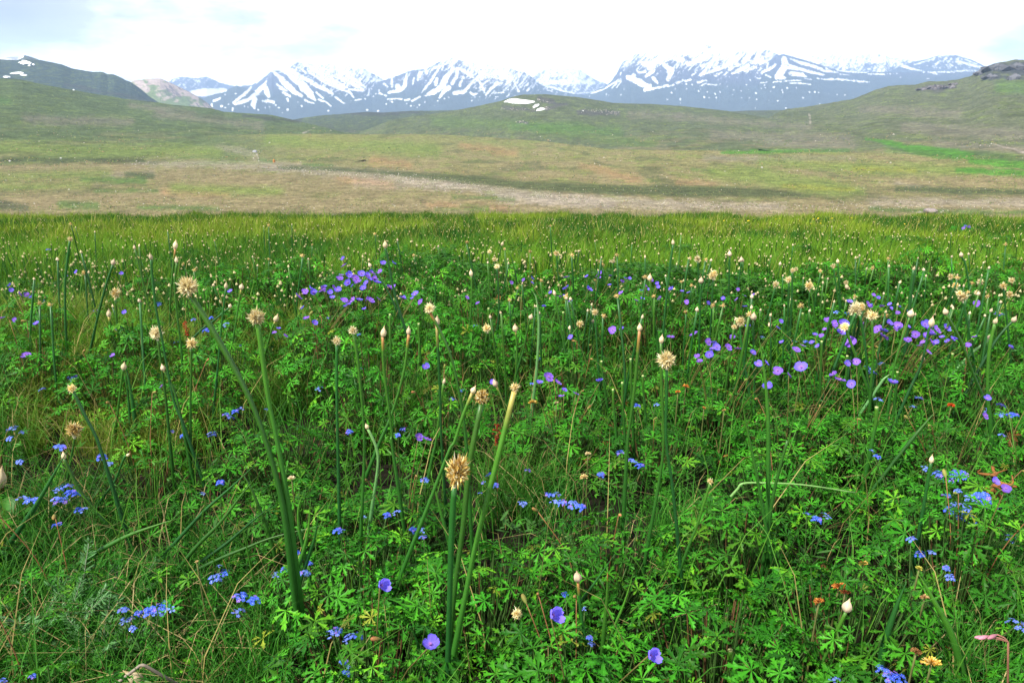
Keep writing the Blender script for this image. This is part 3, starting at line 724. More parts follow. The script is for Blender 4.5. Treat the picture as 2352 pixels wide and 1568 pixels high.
# rocks
def rock_mesh(seed, sx=1, sy=1, sz=1, colr=(.3, .28, .26), sub=3):
    import bmesh
    bm = bmesh.new(); bmesh.ops.create_icosphere(bm, subdivisions=sub, radius=.5)
    r = np.random.default_rng(seed)
    pl = [(Vector(r.normal(size=3)).normalized(), .28 + .2 * r.random()) for _ in range(9)]
    for v in bm.verts:
        for nrm, d in pl:
            e_ = v.co.dot(nrm) - d
            if e_ > 0: v.co -= nrm * e_ * .9
        v.co *= 1 + .10 * (float(vnoise(v.co.x * 9 + seed, v.co.y * 9 + v.co.z * 7, seed)) - .5)
        v.co.x *= sx; v.co.y *= sy; v.co.z = v.co.z * sz + .28 * sz
    me = bpy.data.meshes.new('rock'); bm.to_mesh(me); bm.free()
    at = me.color_attributes.new('col', 'FLOAT_COLOR', 'POINT')
    for k, d in enumerate(at.data):
        q = .8 + .4 * r.random(); d.color = (colr[0] * q, colr[1] * q, colr[2] * q, 1)
    me.materials.append(M_ROCK)
    return me
def place_rock(layer, u, v, wpx, hpx, label, cat='rock', seed=1, colr=(.3, .28, .26), name='boulder', group=None):
    P = layer.at(np.array([float(u)]), np.array([float(v)]))[0]
    s = np.linalg.norm(P) / FPX
    me = rock_mesh(seed, wpx * s, wpx * s * .8, hpx * s * 1.3, colr)
    o = obj(name, me, None, (P[0], P[1], P[2] - hpx * s * .15), (0, 0, seed))
    return tag(o, label, cat, group)
place_rock(UT, 585, 350, 11, 6, 'grey boulder standing at the bend of the dry stream', seed=3, colr=(.33, .33, .36))
place_rock(UT, 630, 374, 6, 10, 'small orange brown upright stone beside the dry stream', seed=4, colr=(.45, .2, .06))
place_rock(VF, 2137, 491, 34, 13, 'pale flat boulder at the right end of the meadow edge', seed=5, colr=(.25, .21, .20))
place_rock(VF, 2112, 490, 13, 6, 'small pale stone left of the flat boulder', seed=6, colr=(.25, .21, .20))
place_rock(UT, 1750, 386, 5, 3, 'single pale stone on the green plain right of centre', seed=7, colr=(.5, .47, .44))
place_rock(LH1, 140, 365, 5, 3, 'white stone under the left slope, on the dark turf band', seed=8, colr=(.6, .58, .55))
place_rock(LH1, 23, 371, 5, 3, 'white stone nearest the left edge of the photo, on turf', seed=9, colr=(.6, .58, .55))
def crag(layer, u, v, wpx, hpx, label, seed, colr, group):
    r = np.random.default_rng(seed); mb = MB(); B0 = layer.at(np.array([float(u)]), np.array([float(v)]))[0]
    mb.add(np.array(ICO) * np.linalg.norm(B0) / FPX * np.array([wpx * .62, wpx * .5, hpx * .5]), np.array(colr) * .8, None, ICOF)
    for q in range(26):
        a_, b_ = float(np.clip(r.normal() * .2, -.42, .42)), float(np.clip(r.normal() * .14, -.22, .22))
        P = layer.at(np.array([u + a_ * wpx]), np.array([v + b_ * hpx * .8]))[0]
        s_ = np.linalg.norm(P) / FPX * hpx * (.22 + .5 * r.random()) * (1.1 - abs(a_))
        V = np.array(ICO) * (.7 + .6 * r.random((len(ICO), 1))) * s_ * np.array([1.3, 1, .75 + .5 * r.random()])
        mb.add(rotz(V, r.random() * 6) + P - B0, np.array(colr) * (.55 + 1.0 * r.random()), None, ICOF)
    tag(obj('crag', mb.mesh('crag', M_ROCK, False), None, B0), label, 'crag', group)
def rotz(V, a):
    c, s_ = math.cos(a), math.sin(a)
    return V @ np.array([[c, s_, 0], [-s_, c, 0], [0, 0, 1.0]])
import bmesh as _bm
_b = _bm.new(); _bm.ops.create_icosphere(_b, subdivisions=1, radius=1.0); _b.verts.ensure_lookup_table()
ICO = [tuple(q.co) for q in _b.verts]; ICOF = [[w_.index for w_ in f_.verts] for f_ in _b.faces]; _b.free()
for q, (u, v, w_, h_, lb) in enumerate([(2150,204,40,11,'broad dark crag on the brow of the right hill'),(2118,206,24,6,'left shoulder rocks of the dark crag on the right hill'),(2183,202,24,8,'right shoulder rocks of the dark crag on the right hill'),(2190,194,20,5,'small dark rocks above the crag on the right hill')]):
    crag(RH, u, v, w_, h_, lb, 20 + q, (.12, .11, .115), 'dark crags on the right hill')
for q, (u, v, w_, h_, lb) in enumerate([(2285,158,46,14,'dark cliff on the left flank of the far right hilltop'),(2335,158,50,16,'dark cliff under the summit of the far right hilltop'),(2276,179,34,10,'lower dark crag left of the far right summit'),(2328,182,22,11,'lower dark crag under the far right summit'),(2250,170,22,8,'small dark crag lowest on the left of the far right hilltop')]):
    crag(RH, u, v, w_, h_, lb, 30 + q, (.10, .10, .11), 'dark crags on the far right hilltop')
# gravel and cobbles of the dry river bed
gm = MB(); gr = np.random.default_rng(5)
bands = [(MH, [(1235,230),(1290,236)], 5, 90), (MH, [(1250,250),(1305,240)], 6, 110), (MH, [(1325,256),(1425,259)], 7, 150), (MH, [(1150,250),(1230,254)], 5, 60), (MH, [(1185,280),(1215,283)], 3, 30), (LH1, [(560,330),(640,345)], 4, 20), (UT, [(590,352),(595,370)], 5, 40), (UT, [(300,376),(640,384)], 6, 260), (VF, [(640,388),(900,406)], 9, 420), (VF, [(900,406),(1100,434)], 12, 520), (VF, [(1100,438),(1250,456)], 14, 420), (VF, [(1250,456),(1800,476)], 12, 900), (VF, [(1800,474),(2352,470)], 14, 700), (VF, [(0,470),(1100,478)], 12, 260), (UT, [(500,412),(800,432)], 10, 120)]
octa = np.array([[1,0,0],[-1,0,0],[0,1,0],[0,-1,0],[0,0,1],[0,0,-.6]], float)
oct_t = np.array([[0,2,4],[2,1,4],[1,3,4],[3,0,4],[2,0,5],[1,2,5],[3,1,5],[0,3,5]])
for lay, ln, wd, n in bands:
    t = gr.random(n)
    u = ln[0][0] + (ln[1][0] - ln[0][0]) * t; v = ln[0][1] + (ln[1][1] - ln[0][1]) * t + gr.normal(size=n) * wd * .5
    P = lay.at(u, v)
    for q in range(n):
        s = np.linalg.norm(P[q]) / FPX * (.35 + .9 * gr.random() ** 2.5)
        sh = octa * (s * (.7 + .8 * gr.random(3)) * np.array([1.2, 1.2, .8])) + gr.normal(size=(6, 3)) * s * .12
        c = np.array([.46, .42, .38]) * (.5 + .75 * gr.random()) * np.array([1, .96 + .06 * gr.random(), .92 + .12 * gr.random()])
        gm.add(sh + P[q], c, None, oct_t)
tag(obj('gravel', gm.mesh('gravel', M_ROCK, False)), 'pale cobbles and gravel strewn along the dry river bed', 'gravel', kind='stuff')

# tussocks, small shrubs and stones standing on the valley floor and the hills
tb = np.random.default_rng(66)
LAYS = [VF, UT, LH1, MH, RH, BR1, LH2]
def surface(u, v):
    best = np.full(u.shape, 1e9); P = np.zeros(u.shape + (3,))
    for l in LAYS:
        vc = np.interp(u, l.u, l.vc); vf = np.interp(u, l.u, l.vf)
        k = (u >= l.u[0]) & (u <= l.u[-1]) & (v >= vc + .6) & (v <= vf)
        if not k.any(): continue
        q = l.at(u[k], v[k]); r = np.hypot(q[:, 0], q[:, 1])
        idx = np.where(k)[0]; c = r < best[idx]
        best[idx[c]] = r[c]; P[idx[c]] = q[c]
    return P, best
n = 52000
u = tb.uniform(-120, 2470, n); v = np.where(tb.random(n) < .62, 340 + 155 * tb.random(n) ** .8, 175 + 190 * tb.random(n))
P, R_ = surface(u, v); k = R_ < 3800; P, R_, u, v = P[k], R_[k], u[k], v[k]; n = len(P)
clump = fbm(P[:, 0] / 14, P[:, 1] / 30, 70, 3)
s = R_ / FPX * .85 * (.5 + 1.5 * tb.random(n) ** 2.2) * (.6 + .9 * clump) * np.where(v < 300, .8, 1.0)
base = np.array([[1, 0, -.3], [-.5, .87, -.3], [-.5, -.87, -.3], [0, 0, .8]])
ang = tb.random(n) * 6.283; ca, sa = np.cos(ang)[:, None], np.sin(ang)[:, None]
W = np.stack([base[None, :, 0] * ca - base[None, :, 1] * sa, base[None, :, 0] * sa + base[None, :, 1] * ca, np.broadcast_to(base[None, :, 2], (n, 4))], -1) * s[:, None, None]
W[..., 0] *= (1 + .8 * tb.random((n, 1)))
W = W + P[:, None, :]
kind = tb.random(n)
pal = np.array([(.055, .085, .022), (.11, .15, .03), (.20, .155, .07), (.26, .17, .08), (.42, .38, .33), (.16, .19, .04)])
hill = v < 300
pick = np.where(kind < .30, 0, np.where(kind < .55, 1, np.where(kind < .72, 2, np.where(kind < .80, 3, np.where(kind < .825, 4, 5)))))
pick = np.where(hill & ((pick == 3) | (pick == 2) | (pick == 4)), 0, pick)
C = pal[pick] * (.65 + .7 * tb.random((n, 1)))
T = (np.array([[0, 1, 3], [1, 2, 3], [2, 0, 3]])[None] + (np.arange(n) * 4)[:, None, None]).reshape(-1, 3)
me = mesh_from('tussocks', W.reshape(-1, 3), [T], np.repeat(C, 4, 0), False, (M_STEM,))
tag(obj('tussocks', me), 'countless small tussocks and stones dotted over the valley and hills', 'tussocks', kind='stuff')
# ================================================================== MEADOW PLANTS
def rnd(a, b): return random.uniform(a, b)
def rotz(V, a):
    c, s = math.cos(a), math.sin(a)
    return V @ np.array([[c, s, 0], [-s, c, 0], [0, 0, 1.0]])

# ---------------------------------------------------------------- landmarks used to tell look-alikes apart
LMK = [(416,650,'the big straw head leaning left'),(585,722,'the straw head on a bright green stalk'),(1048,1082,'the shaggy brown seed head'),
 (1184,870,'the double straw head'),(1114,892,'the tan head on the middle stalk'),(981,705,'the white fluffy pair of heads'),(1531,818,'the drooping straw tuft'),
 (1742,800,'the bright pointed leaf'),(1930,1350,'the orange brown seed head'),(1393,1335,'the red tipped leaf'),(2140,1523,'the yellow dried head'),
 (2268,775,'the pale bent stalk'),(172,988,'the fluffy tan head at left'),(2300,1150,'the dense blue flower patch'),(870,1340,'the open violet flower below centre'),
 (1262,1412,'the violet flower seen from the side'),(1290,1150,'the row of blue clusters'),(150,1135,'the bright blue flower tuft at left'),
 (360,1405,'the blue clusters in short grass'),(325,1560,'the papery bud at the bottom edge'),(1490,1510,'the lowest violet flower'),(776,780,'the round tan head'),
 (820,640,'the big violet flower bank'),(2040,770,'the right violet flower bank'),(1630,800,'the violet row right of centre'),(980,1010,'the violet flower behind the seed head'),
 (2170,1510,'the thick arched leaf'),(2030,1420,'the dark green thick leaf'),(1680,1530,'the cut thick stalk'),(1950,1400,'the tan bud on a slanting stalk'),
 (355,755,'the white fluffy head at left'),(60,817,'the lone violet bloom at left'),(1760,850,'the single bank of violet blooms'),(150,560,'the dark tall stalk at far left'),
 (1000,640,'the dark leafy mound'),(1545,555,'the tall dark stalk right of centre'),(2100,650,'the dark spear leaf'),(1463,755,'the small bud on a straight stalk'),
 (1090,1290,'the central pair of thick stalks'),(560,1220,'the slanting dark leaves'),(260,1240,'the light green fallen stalk')]
_used = {}
def near_phrase(u, v, skip=None):
    best = min((q for q in LMK if q[2] != skip), key=lambda q: math.hypot(q[0] - u, (q[1] - v) * 1.3))
    du, dv = u - best[0], v - best[1]
    d = math.hypot(du, dv)
    far = 'just ' if d < 70 else ('' if d < 160 else 'well ')
    if abs(du) > 2.2 * abs(dv): rel = 'left of' if du < 0 else 'right of'
    elif abs(dv) > 2.2 * abs(du): rel = 'behind' if dv < 0 else 'in front of'
    else: rel = ('behind and left of' if du < 0 else 'behind and right of') if dv < 0 else ('in front and left of' if du < 0 else 'in front and right of')
    return (far, rel, best[2])
def label_at(what, u, v):
    far, rel, lm = near_phrase(u, v)
    for t in (what + ' ' + far + rel + ' ' + lm, what + ' ' + rel + ' ' + lm, what + ' ' + rel.split(' and ')[-1] + ' ' + lm):
        if len(t.split()) <= 16: break
    return t

# ---------------------------------------------------------------- cranesbill (geranium) leaves
def leaf_geo(seed, size, nl=7):
    r = np.random.default_rng(seed)
    V = [[0, 0, 0]]; T = []
    prof_t = np.array([.10, .34, .50, .62, .70, .82, .88, 1.0])
    prof_w = np.array([.02, .062, .072, .19, .066, .125, .048, .0])
    for q in range(nl):
        a = (q - (nl - 1) / 2) * (math.radians(300) / nl) + r.normal() * .08
        Ls = size * (1 - .10 * abs(q - (nl - 1) / 2)) * (.88 + .24 * r.random())
        n = len(prof_t); base = len(V)
        for k in range(n):
            t = prof_t[k] * Ls; wd = prof_w[k] * Ls * (.9 + .3 * r.random())
            z = -.25 * (prof_t[k] ** 2) * Ls + .03 * size * r.normal() * prof_t[k]
            fold = -.35 * wd
            for sd, ww, zz in ((0, 0, 0), (1, wd, -fold), (-1, wd, -fold)):
                x, y = t - (0.10 * Ls if prof_w[k] > .12 and sd else 0) * -1 * .8, sd * ww
                V.append([x * math.cos(a) - y * math.sin(a), x * math.sin(a) + y * math.cos(a), z + zz])
        for k in range(n - 1):
            b, c = base + 3 * k, base + 3 * k + 3
            if k == n - 2: T += [[b, b + 1, c], [b, c, b + 2]]
            else: T += [[b, b + 1, c + 1], [b, c + 1, c], [b, c, c + 2], [b, c + 2, b + 2]]
        T += [[0, base + 1, base], [0, base, base + 2]]
    return np.array(V), np.array(T)
LEAVES = [leaf_geo(q, 1.0, 7 if q % 3 else 5) for q in range(7)]

def orient(V, nrm, spin):
    n = np.array(nrm) / np.linalg.norm(nrm)
    ref = np.array([0, 0, 1.0]) if abs(n[2]) < .95 else np.array([1.0, 0, 0])
    x = np.cross(ref, n); x /= np.linalg.norm(x); y = np.cross(n, x)
    V = rotz(V, spin)
    return V[:, :1] * x + V[:, 1:2] * y + V[:, 2:] * n

def leaf_color(r):
    h = r.random()
    c = np.array([.020, .150, .006]) * (1 - h) + np.array([.050, .245, .010]) * h
    k_ = r.random()
    if k_ < .14: c = c * np.array([2.3, 1.35, 1.3])
    elif k_ < .152: c = np.array([.18, .22, .02])
    elif k_ < .19: c = c * np.array([.55, .6, .9])
    if r.random() < .006: c = np.array([.20, .09, .02])
    return c * (.40 + 1.0 * r.random())

def geranium_foliage(seed, R, H, n, ls):
    """rounded clump of lobed leaves on thin petioles"""
    r = np.random.default_rng(seed)
    lf, st = MB(), MB()
    for q in range(n):
        t = (q + .5) / n
        rad = R * math.sqrt(t) * (.9 + .25 * r.random())
        a = q * 2.39996 + r.normal() * .25
        layer_ = 1 if r.random() < .72 else .45 + .35 * r.random()
        z = H * (1 - .62 * (rad / R) ** 2.2) * layer_ * (.88 + .24 * r.random())
        p = np.array([rad * math.cos(a), rad * math.sin(a), z])
        tilt = .28 + .55 * rad / R
        nrm = np.array([math.cos(a) * tilt + r.normal() * .42, math.sin(a) * tilt + r.normal() * .42 - .12, 1.0])
        V, T = LEAVES[r.integers(len(LEAVES))]
        s = ls * (.5 + .85 * r.random())
        V = orient(V * s * np.array([1, 1, 1.0]), nrm, a + r.normal() * .7)
        c = leaf_color(r)
        C = np.tile(c, (len(V), 1))
        mid = np.zeros(len(V), bool); mid[0] = True; mid[1::3] = True
        C[mid] = C[mid] * 1.18
        lf.add(V + p, C, None, T)
        b = np.array([rad * .25 * math.cos(a), rad * .25 * math.sin(a), 0])
        m = (b + p) / 2 + np.array([math.cos(a), math.sin(a), 0]) * rad * .12
        tube(st, catmull([b, m, p - np.array([0, 0, .002])], 5), np.linspace(.0019, .0011, 5), (.045, .10, .02) if r.random() < .85 else (.13, .07, .03), 4, False)
    return lf.mesh('foliage', M_LEAF, False), st.mesh('stem', M_STEM)
FOL = [geranium_foliage(100 + q, .19, .24, 165, .030) for q in range(8)]
FOL_LOW = [geranium_foliage(200 + q, .17, .14, 80, .027) for q in range(4)]

def proto_plant(name, parts):
    return parts

# ---------------------------------------------------------------- cranesbill flowers
def petal_flower(seed, R, cup, c_in, c_out, npet=5, width=.47, notch=.10):
    r = np.random.default_rng(seed)
    mb = MB(); cup0, R0 = cup, R
    nt_, ns = 7, 7
    for k in range(npet):
        a = k * 2 * math.pi / npet + r.normal() * .10; cup = cup0 * (.6 + .8 * r.random()); R = R0 * (.86 + .26 * r.random())
        tt = np.linspace(.03, 1, nt_); V = []; C = []
        for t in tt:
            wv = width * R * (math.sin(math.pi * min(t * .62 + .03, 1)) ** .8) * (1.0 if t < .82 else (1 - ((t - .82) / .18) ** 2 * .45))
            for s in np.linspace(-1, 1, ns):
                x = t * R * (1 - notch * (1 - abs(s)) * (t > .9) - .13 * s * s * (t ** 2)); y = s * wv
                z = R * (cup * t ** 1.6) + R * .05 * math.sin(s * 5 + k) * t + .10 * R * s * s * t
                V.append([x, y, z])
                vein = .82 if (abs(s) % .66) < .12 and t < .8 else 1
                C.append((c_in + (c_out - c_in) * min(1, t * 2.0)) * vein)
        i, j = np.meshgrid(np.arange(nt_ - 1), np.arange(ns - 1), indexing='ij'); q = i * ns + j
        Q = np.stack([q, q + 1, q + ns + 1, q + ns], -1).reshape(-1, 4)
        mb.add(rotz(np.array(V), a), C, Q)
    return mb
VIO = np.array([.20, .15, .86]); VIO_IN = np.array([.40, .26, .78]); VIO2 = np.array([.25, .115, .66])
FLO = [petal_flower(q, 1.0, cp, VIO_IN, VIO if q % 3 else VIO2).mesh('flower', M_PETAL) for q, cp in enumerate((.18, .35, .55, .25, .85, .42))]
def centre_mesh():
    mb = MB(); r = np.random.default_rng(3)
    for q in range(10):
        a = q * .63; b = np.array([.06 * math.cos(a), .06 * math.sin(a), .02]); tip = b * 2.6 + np.array([0, 0, .32])
        tube(mb, [b, (b + tip) / 2, tip], [.018, .014, .035], (.36, .14, .42), 4)
    tube(mb, [(0, 0, 0), (0, 0, .2), (0, 0, .42)], [.05, .04, .03], (.55, .22, .40), 5)
    return mb.mesh('flower_centre', M_STEM)
CEN = centre_mesh()
def sepal_mesh():
    mb = MB()
    for q in range(5):
        a = q * 2 * math.pi / 5 + .6
        V = np.array([[0, -.06, -.03], [0, .06, -.03], [.28, .12, -.01], [.28, -.12, -.01], [.58, 0, .10]])
        mb.add(rotz(V, a), (.17, .13, .05), [[0, 1, 2, 3]], [[3, 2, 4]])
    tube(mb, [(0, 0, -.14), (0, 0, -.05), (0, 0, 0)], [.05, .09, .12], (.22, .16, .06), 6)
    return mb.mesh('sepals', M_STEM)
SEP = sepal_mesh()
def bud_mesh(seed):
    """closed cranesbill bud: a nodding pointed pod, green to reddish"""
    mb = MB(); r = np.random.default_rng(seed)
    z = np.linspace(0, 1, 9); rad = .22 * np.sin(np.pi * np.clip(z * .80 + .06, 0, 1)) ** .8; rad[-1] = .01
    g = np.array([.16, .20, .04]); rd = np.array([.40, .13, .06]); k = r.random()
    C = np.array([g * (1 - t * k) + rd * t * k for t in z])
    tube(mb, np.stack([z * 0, z * 0, z], -1), rad, C, 7)
    return mb.mesh('bud', M_STEM)
BUD = [bud_mesh(q) for q in range(5)]

# ---------------------------------------------------------------- plan of the leafy ground
GRASSY = [(280,1330,330,190),(200,1500,330,160),(120,1180,170,90),(300,880,190,150),(140,800,170,140),(480,1430,180,150),(880,950,60,60),
          (1200,1090,120,70),(2300,1330,90,200),(2230,1490,90,100),(40,950,60,60),(930,930,60,60),(640,830,110,90),(1550,1180,60,60)]
HOLES = [(620,1290,50,30),(760,1330,40,30),(940,1320,40,24),(1190,1000,50,30),(1480,1050,40,30),(1560,1010,40,26),(1850,1080,60,30),(1950,1240,50,24),(1800,1330,40,22),(720,1060,40,26),(600,1000,40,24),(1120,1330,40,24),(1250,1480,40,30),(1480,1400,40,30),(1730,1500,40,26),(2080,1480,40,30),(840,930,50,24),(1130,880,50,20),(1600,880,50,18),(2150,900,60,20),(880,1500,40,24),(1010,1180,40,24),(345,1230,90,52),(540,1010,26,26),(1050,975,70,45),(1250,985,46,40),(1300,990,70,45),(1330,900,50,45),(1450,850,60,34),(2240,1090,80,40),(2300,1200,50,60),(1700,960,60,30),(2000,980,120,30),(1390,1290,60,60),(1640,1440,80,30)]
def leafiness(u, v):
    k = 1.0
    for x, y, a, b in GRASSY:
        d = ((u - x) / a) ** 2 + ((v - y) / b) ** 2
        if d < 1: k = min(k, .06)
        elif d < 1.25: k = min(k, .5)
    for x, y, a, b in HOLES:
        if ((u - x) / a) ** 2 + ((v - y) / b) ** 2 < 1: k = 0
    return k
plants = []        # [x, y, variant, low?]
flowers = []       # (u, v, size in frame px, facing)
def fl(c, *ps):
    for p in ps:
        u, v = cq(c, p[0], p[1]); s = (p[2] if len(p) > 2 else 34) * KQ
        flowers.append((u, v, s, p[3] if len(p) > 3 else None))
BANK = [(790,610),(800,632),(815,640),(830,630),(845,637),(860,640),(800,650),(770,664),(757,672),(740,668),(720,672),(700,670),(686,682),(835,662),(850,690),(825,690),(810,690),(800,700),(790,690),(880,605),(872,625),(955,676),(925,685),(842,650),(780,640),(866,650),(895,660),(745,660),(715,665),(855,628),(822,648),(775,668)]
_fr = random.Random(5)
for u, v in BANK:
    flowers.append((u, v, 18, None))
    if _fr.random() < .75: flowers.append((u + _fr.gauss(0, 16), v + _fr.gauss(0, 9), 14, None))
fl('A', (170,1000,60),(2000,755,55),(2055,785,40),(1820,825,35),(1790,850),(1865,870,30),(1505,580),(812,717,34),(735,998,30),(235,735,32),(240,790,34),(210,618),(172,600),(130,597),(75,572),(65,540,22),(10,755,38),(95,765,24),(500,452,28),(790,465,26),(430,472,18),(1060,1197,45))
fl('B', (1470,560,60),(1615,570,50),(1425,615,40),(1495,645,32),(1605,483,28),(1688,455,30),(1686,490,26),(1757,478,22),(1855,495,24),(1880,497,26),(1110,522,30),(1190,505,24),(1245,525,26),(1245,495,20),(820,620,26),(890,657,22),(485,592,34),(405,622,24),(335,555,26),(1990,545,30),(2070,550,26),(2155,565,40),(2080,625,36),(1825,590,38),(1960,575,30),(1965,630,34),(2150,880,62),(1770,835,66),(1835,825,44),(550,1075,52),(1350,1140,72),(1415,1175,66),(1455,1225,40),(1690,1165,60),(505,1530,66),(560,1545,62),(990,1170,34),(1325,680,36))
fl('C', (75,860,60),(165,910,62),(215,945,62),(175,995,62),(295,945,62),(360,955,52),(455,980,60),(490,1060,55),(110,1035,42),(25,650,40),(165,655,28),(260,628,34),(400,608,34),(460,603,26),(405,680,36),(425,808,42),(620,1100,72),(695,1130,50),(775,1080,92),(550,1205,80),(985,1120,62),(1030,1160,62),(1105,1185,56),(1370,1180,70),(1135,1040,56),(945,768,62),(1050,795,70),(1035,850,62),(1095,910,74),(905,870,46),(845,915,36),(885,938,30),(740,962,50),(785,935,40),(1310,840,72),(1345,790,46),(1405,805,56),(1315,880,72),(1470,810,46),(1580,795,62),(1610,840,72),(1660,830,60),(1720,820,60),(1630,865,50),(1520,862,60),(1470,900,60),(1760,890,36),(1655,912,26),(1865,930,30),(1545,935,26),(1090,650,42),(1105,685,34),(1225,675,30),(1300,678,36),(1355,665,22),(1410,680,34),(1405,720,26),(1920,660,40),(2140,945,36),(1985,1280,40),(985,810,34),(1180,790,40),(640,775,22),(1855,162,26),(1870,158,24),(1835,168,22),(1845,158,24))
fl('E', (255,930,92,'side'),(1370,1125,110,'side'),(580,1320,105,'cup'),(2010,1390,92,'side'))
fl('F', (2035,255,70),(2110,300,60))
for u, v, s, fc in list(flowers):
    if u > 1250 and 620 < v < 930 and s < 26 and _fr.random() < .6: flowers.append((u + _fr.gauss(0, 26), v + _fr.gauss(0, 14), s * .75, None))
FPOS = []
for u, v, s, fc in flowers:
    if v < 560: h = .2
    else: h = .30 if leafiness(u, v) > .3 else .22
    FPOS.append(hit(u, v, h))
# plants under the flowers first
hostp = []
for q, P in enumerate(FPOS):
    k = None
    for n, pl in enumerate(plants):
        if math.hypot(pl[0] - P.x, pl[1] - P.y) < .24: k = n; break
    if k is None:
        plants.append([P.x + rnd(-.05, .05), P.y + rnd(.0, .08), []]); k = len(plants) - 1
    plants[k][2].append(q)
# then fill the leafy ground, nearest first
cand = []
rs = np.random.default_rng(77)
for _ in range(60000):
    y = .62 + 3.6 * rs.random() ** .9; x = (rs.random() * 2 - 1) * (.42 + .72 * y)
    cand.append((x, y))
HMOD = lambda x, y: .55 + .80 * float(vnoise(x * 1.7 + 3, y * 1.7, 17))
for x, y in cand:
    if len(plants) >= 300: break
    z = float(ground_z(x, y)); u, v = project(x, y, z + .22); u0, v0 = project(x, y, z + .03)
    if v < 690 and rs.random() < .96: continue
    if v < 740 and rs.random() < .5: continue
    lo_ = min([leafiness(u, v), leafiness(u0, v0)] + [leafiness(*[float(q_) for q_ in project(x + a_, y + b_, z + .12)]) for a_, b_ in ((-.14, 0), (.14, 0), (0, .12), (0, -.14))])
    if lo_ < .3 and rs.random() > .006: continue
    if rs.random() > lo_ and lo_ >= .3: continue
    dmin = .215 + .016 * y
    ok = True
    for p in plants:
        if (p[0] - x) ** 2 + (p[1] - y) ** 2 < dmin * dmin: ok = False; break
    if ok: plants.append([x, y, []])
NUMW = ['no', 'one', 'two', 'three', 'four', 'five', 'six', 'seven', 'eight', 'nine', 'ten', 'eleven', 'twelve']
stalk_cache = {}
def thin_stalk(name, P0, P1, r0, r1, colr, bow=.2, n=7):
    """local-space mesh from P0 to P1"""
    a, b = np.array(P0, float), np.array(P1, float)
    m = a * .45 + b * .55 + np.array([b[0] - a[0], b[1] - a[1], 0]) * -bow
    mb = MB(); tube(mb, catmull([a, m, b], n), np.linspace(r0, r1, n), colr, 5)
    return mb.mesh(name, M_STEM)
for n, (x, y, fls) in enumerate(plants):
    z = float(ground_z(x, y)); u, v = project(x, y, z + .2); u, v = float(u), float(v)
    k = len(fls)
    what = 'geranium clump without flowers' if k == 0 else 'geranium with %s violet flower%s' % (NUMW[min(k, 12)], '' if k == 1 else 's')
    t = thing('geranium_plant', label_at(what, u, v), 'geranium', (x, y, z - .01), rnd(0, 6.28), 'geranium plants in the meadow')
    low = (k == 0 and min(leafiness(u, v), leafiness(*[float(q) for q in project(x, y, z)])) < .3)
    s = HMOD(x, y) * rnd(.92, 1.08) * (1.0 if k == 0 else .95)
    F, S = (FOL_LOW if low else FOL)[n % (4 if low else 8)]
    fo = obj('foliage', F, t, scale=(1.05, 1.05, s)); obj('stem', S, t, scale=(1.05, 1.05, s))
    inv = Matrix.LocRotScale(t.location, t.rotation_euler, None).inverted()
    for q in fls:
        P = inv @ FPOS[q]; D = max(float(FPOS[q].length), .8)
        R = flowers[q][2] / FPX * D * .53 * rnd(.75, 1.12); R = min(max(R, .010), .026)
        fc = flowers[q][3]
        if fc: R *= 1.12
        wd = Vector((rnd(-.8, .8), rnd(-.95, .35), rnd(.45, 1.1)))
        if fc == 'side': wd = Vector((rnd(.5, 1.0), -.35, .35))
        if fc == 'cup': wd = Vector((.15, -.35, 1))
        nd = (inv.to_3x3() @ wd).normalized()
        rot = nd.to_track_quat('Z', 'Y').to_euler()
        f = obj('flower', FLO[4 if fc == 'side' else (2 if fc == 'cup' else q % 4)], t, P, rot, R)
        obj('flower_centre', CEN, f); obj('sepals', SEP, f)
        base = Vector((P.x * .25, P.y * .25, .02)); e_ = P - nd * R * .12
        obj('flower_stalk', thin_stalk('flower_stalk', base, e_, .0014, .0009, (.14, .12, .035)), t)
    # a few nodding buds and pods near the camera
    if y < 2.6 and (k > 0 or rs.random() < .35):
        for q in range(1 + int(rs.random() * 2.6)):
            a = rs.random() * 6.28; rr_ = .03 + .11 * rs.random()
            P = Vector((rr_ * math.cos(a), rr_ * math.sin(a), .27 * s + .03 * rs.random()))
            e0 = Vector((rnd(-1, 1), rnd(-1, 1), rnd(-.2, .9))).normalized()
            obj('bud', BUD[(n + q) % 5], t, P, e0.to_track_quat('Z', 'Y').to_euler(), rnd(.010, .020))
            obj('bud_stalk', thin_stalk('bud_stalk', (P.x * .3, P.y * .3, .03), P, .0013, .0009, (.22, .10, .04)), t)

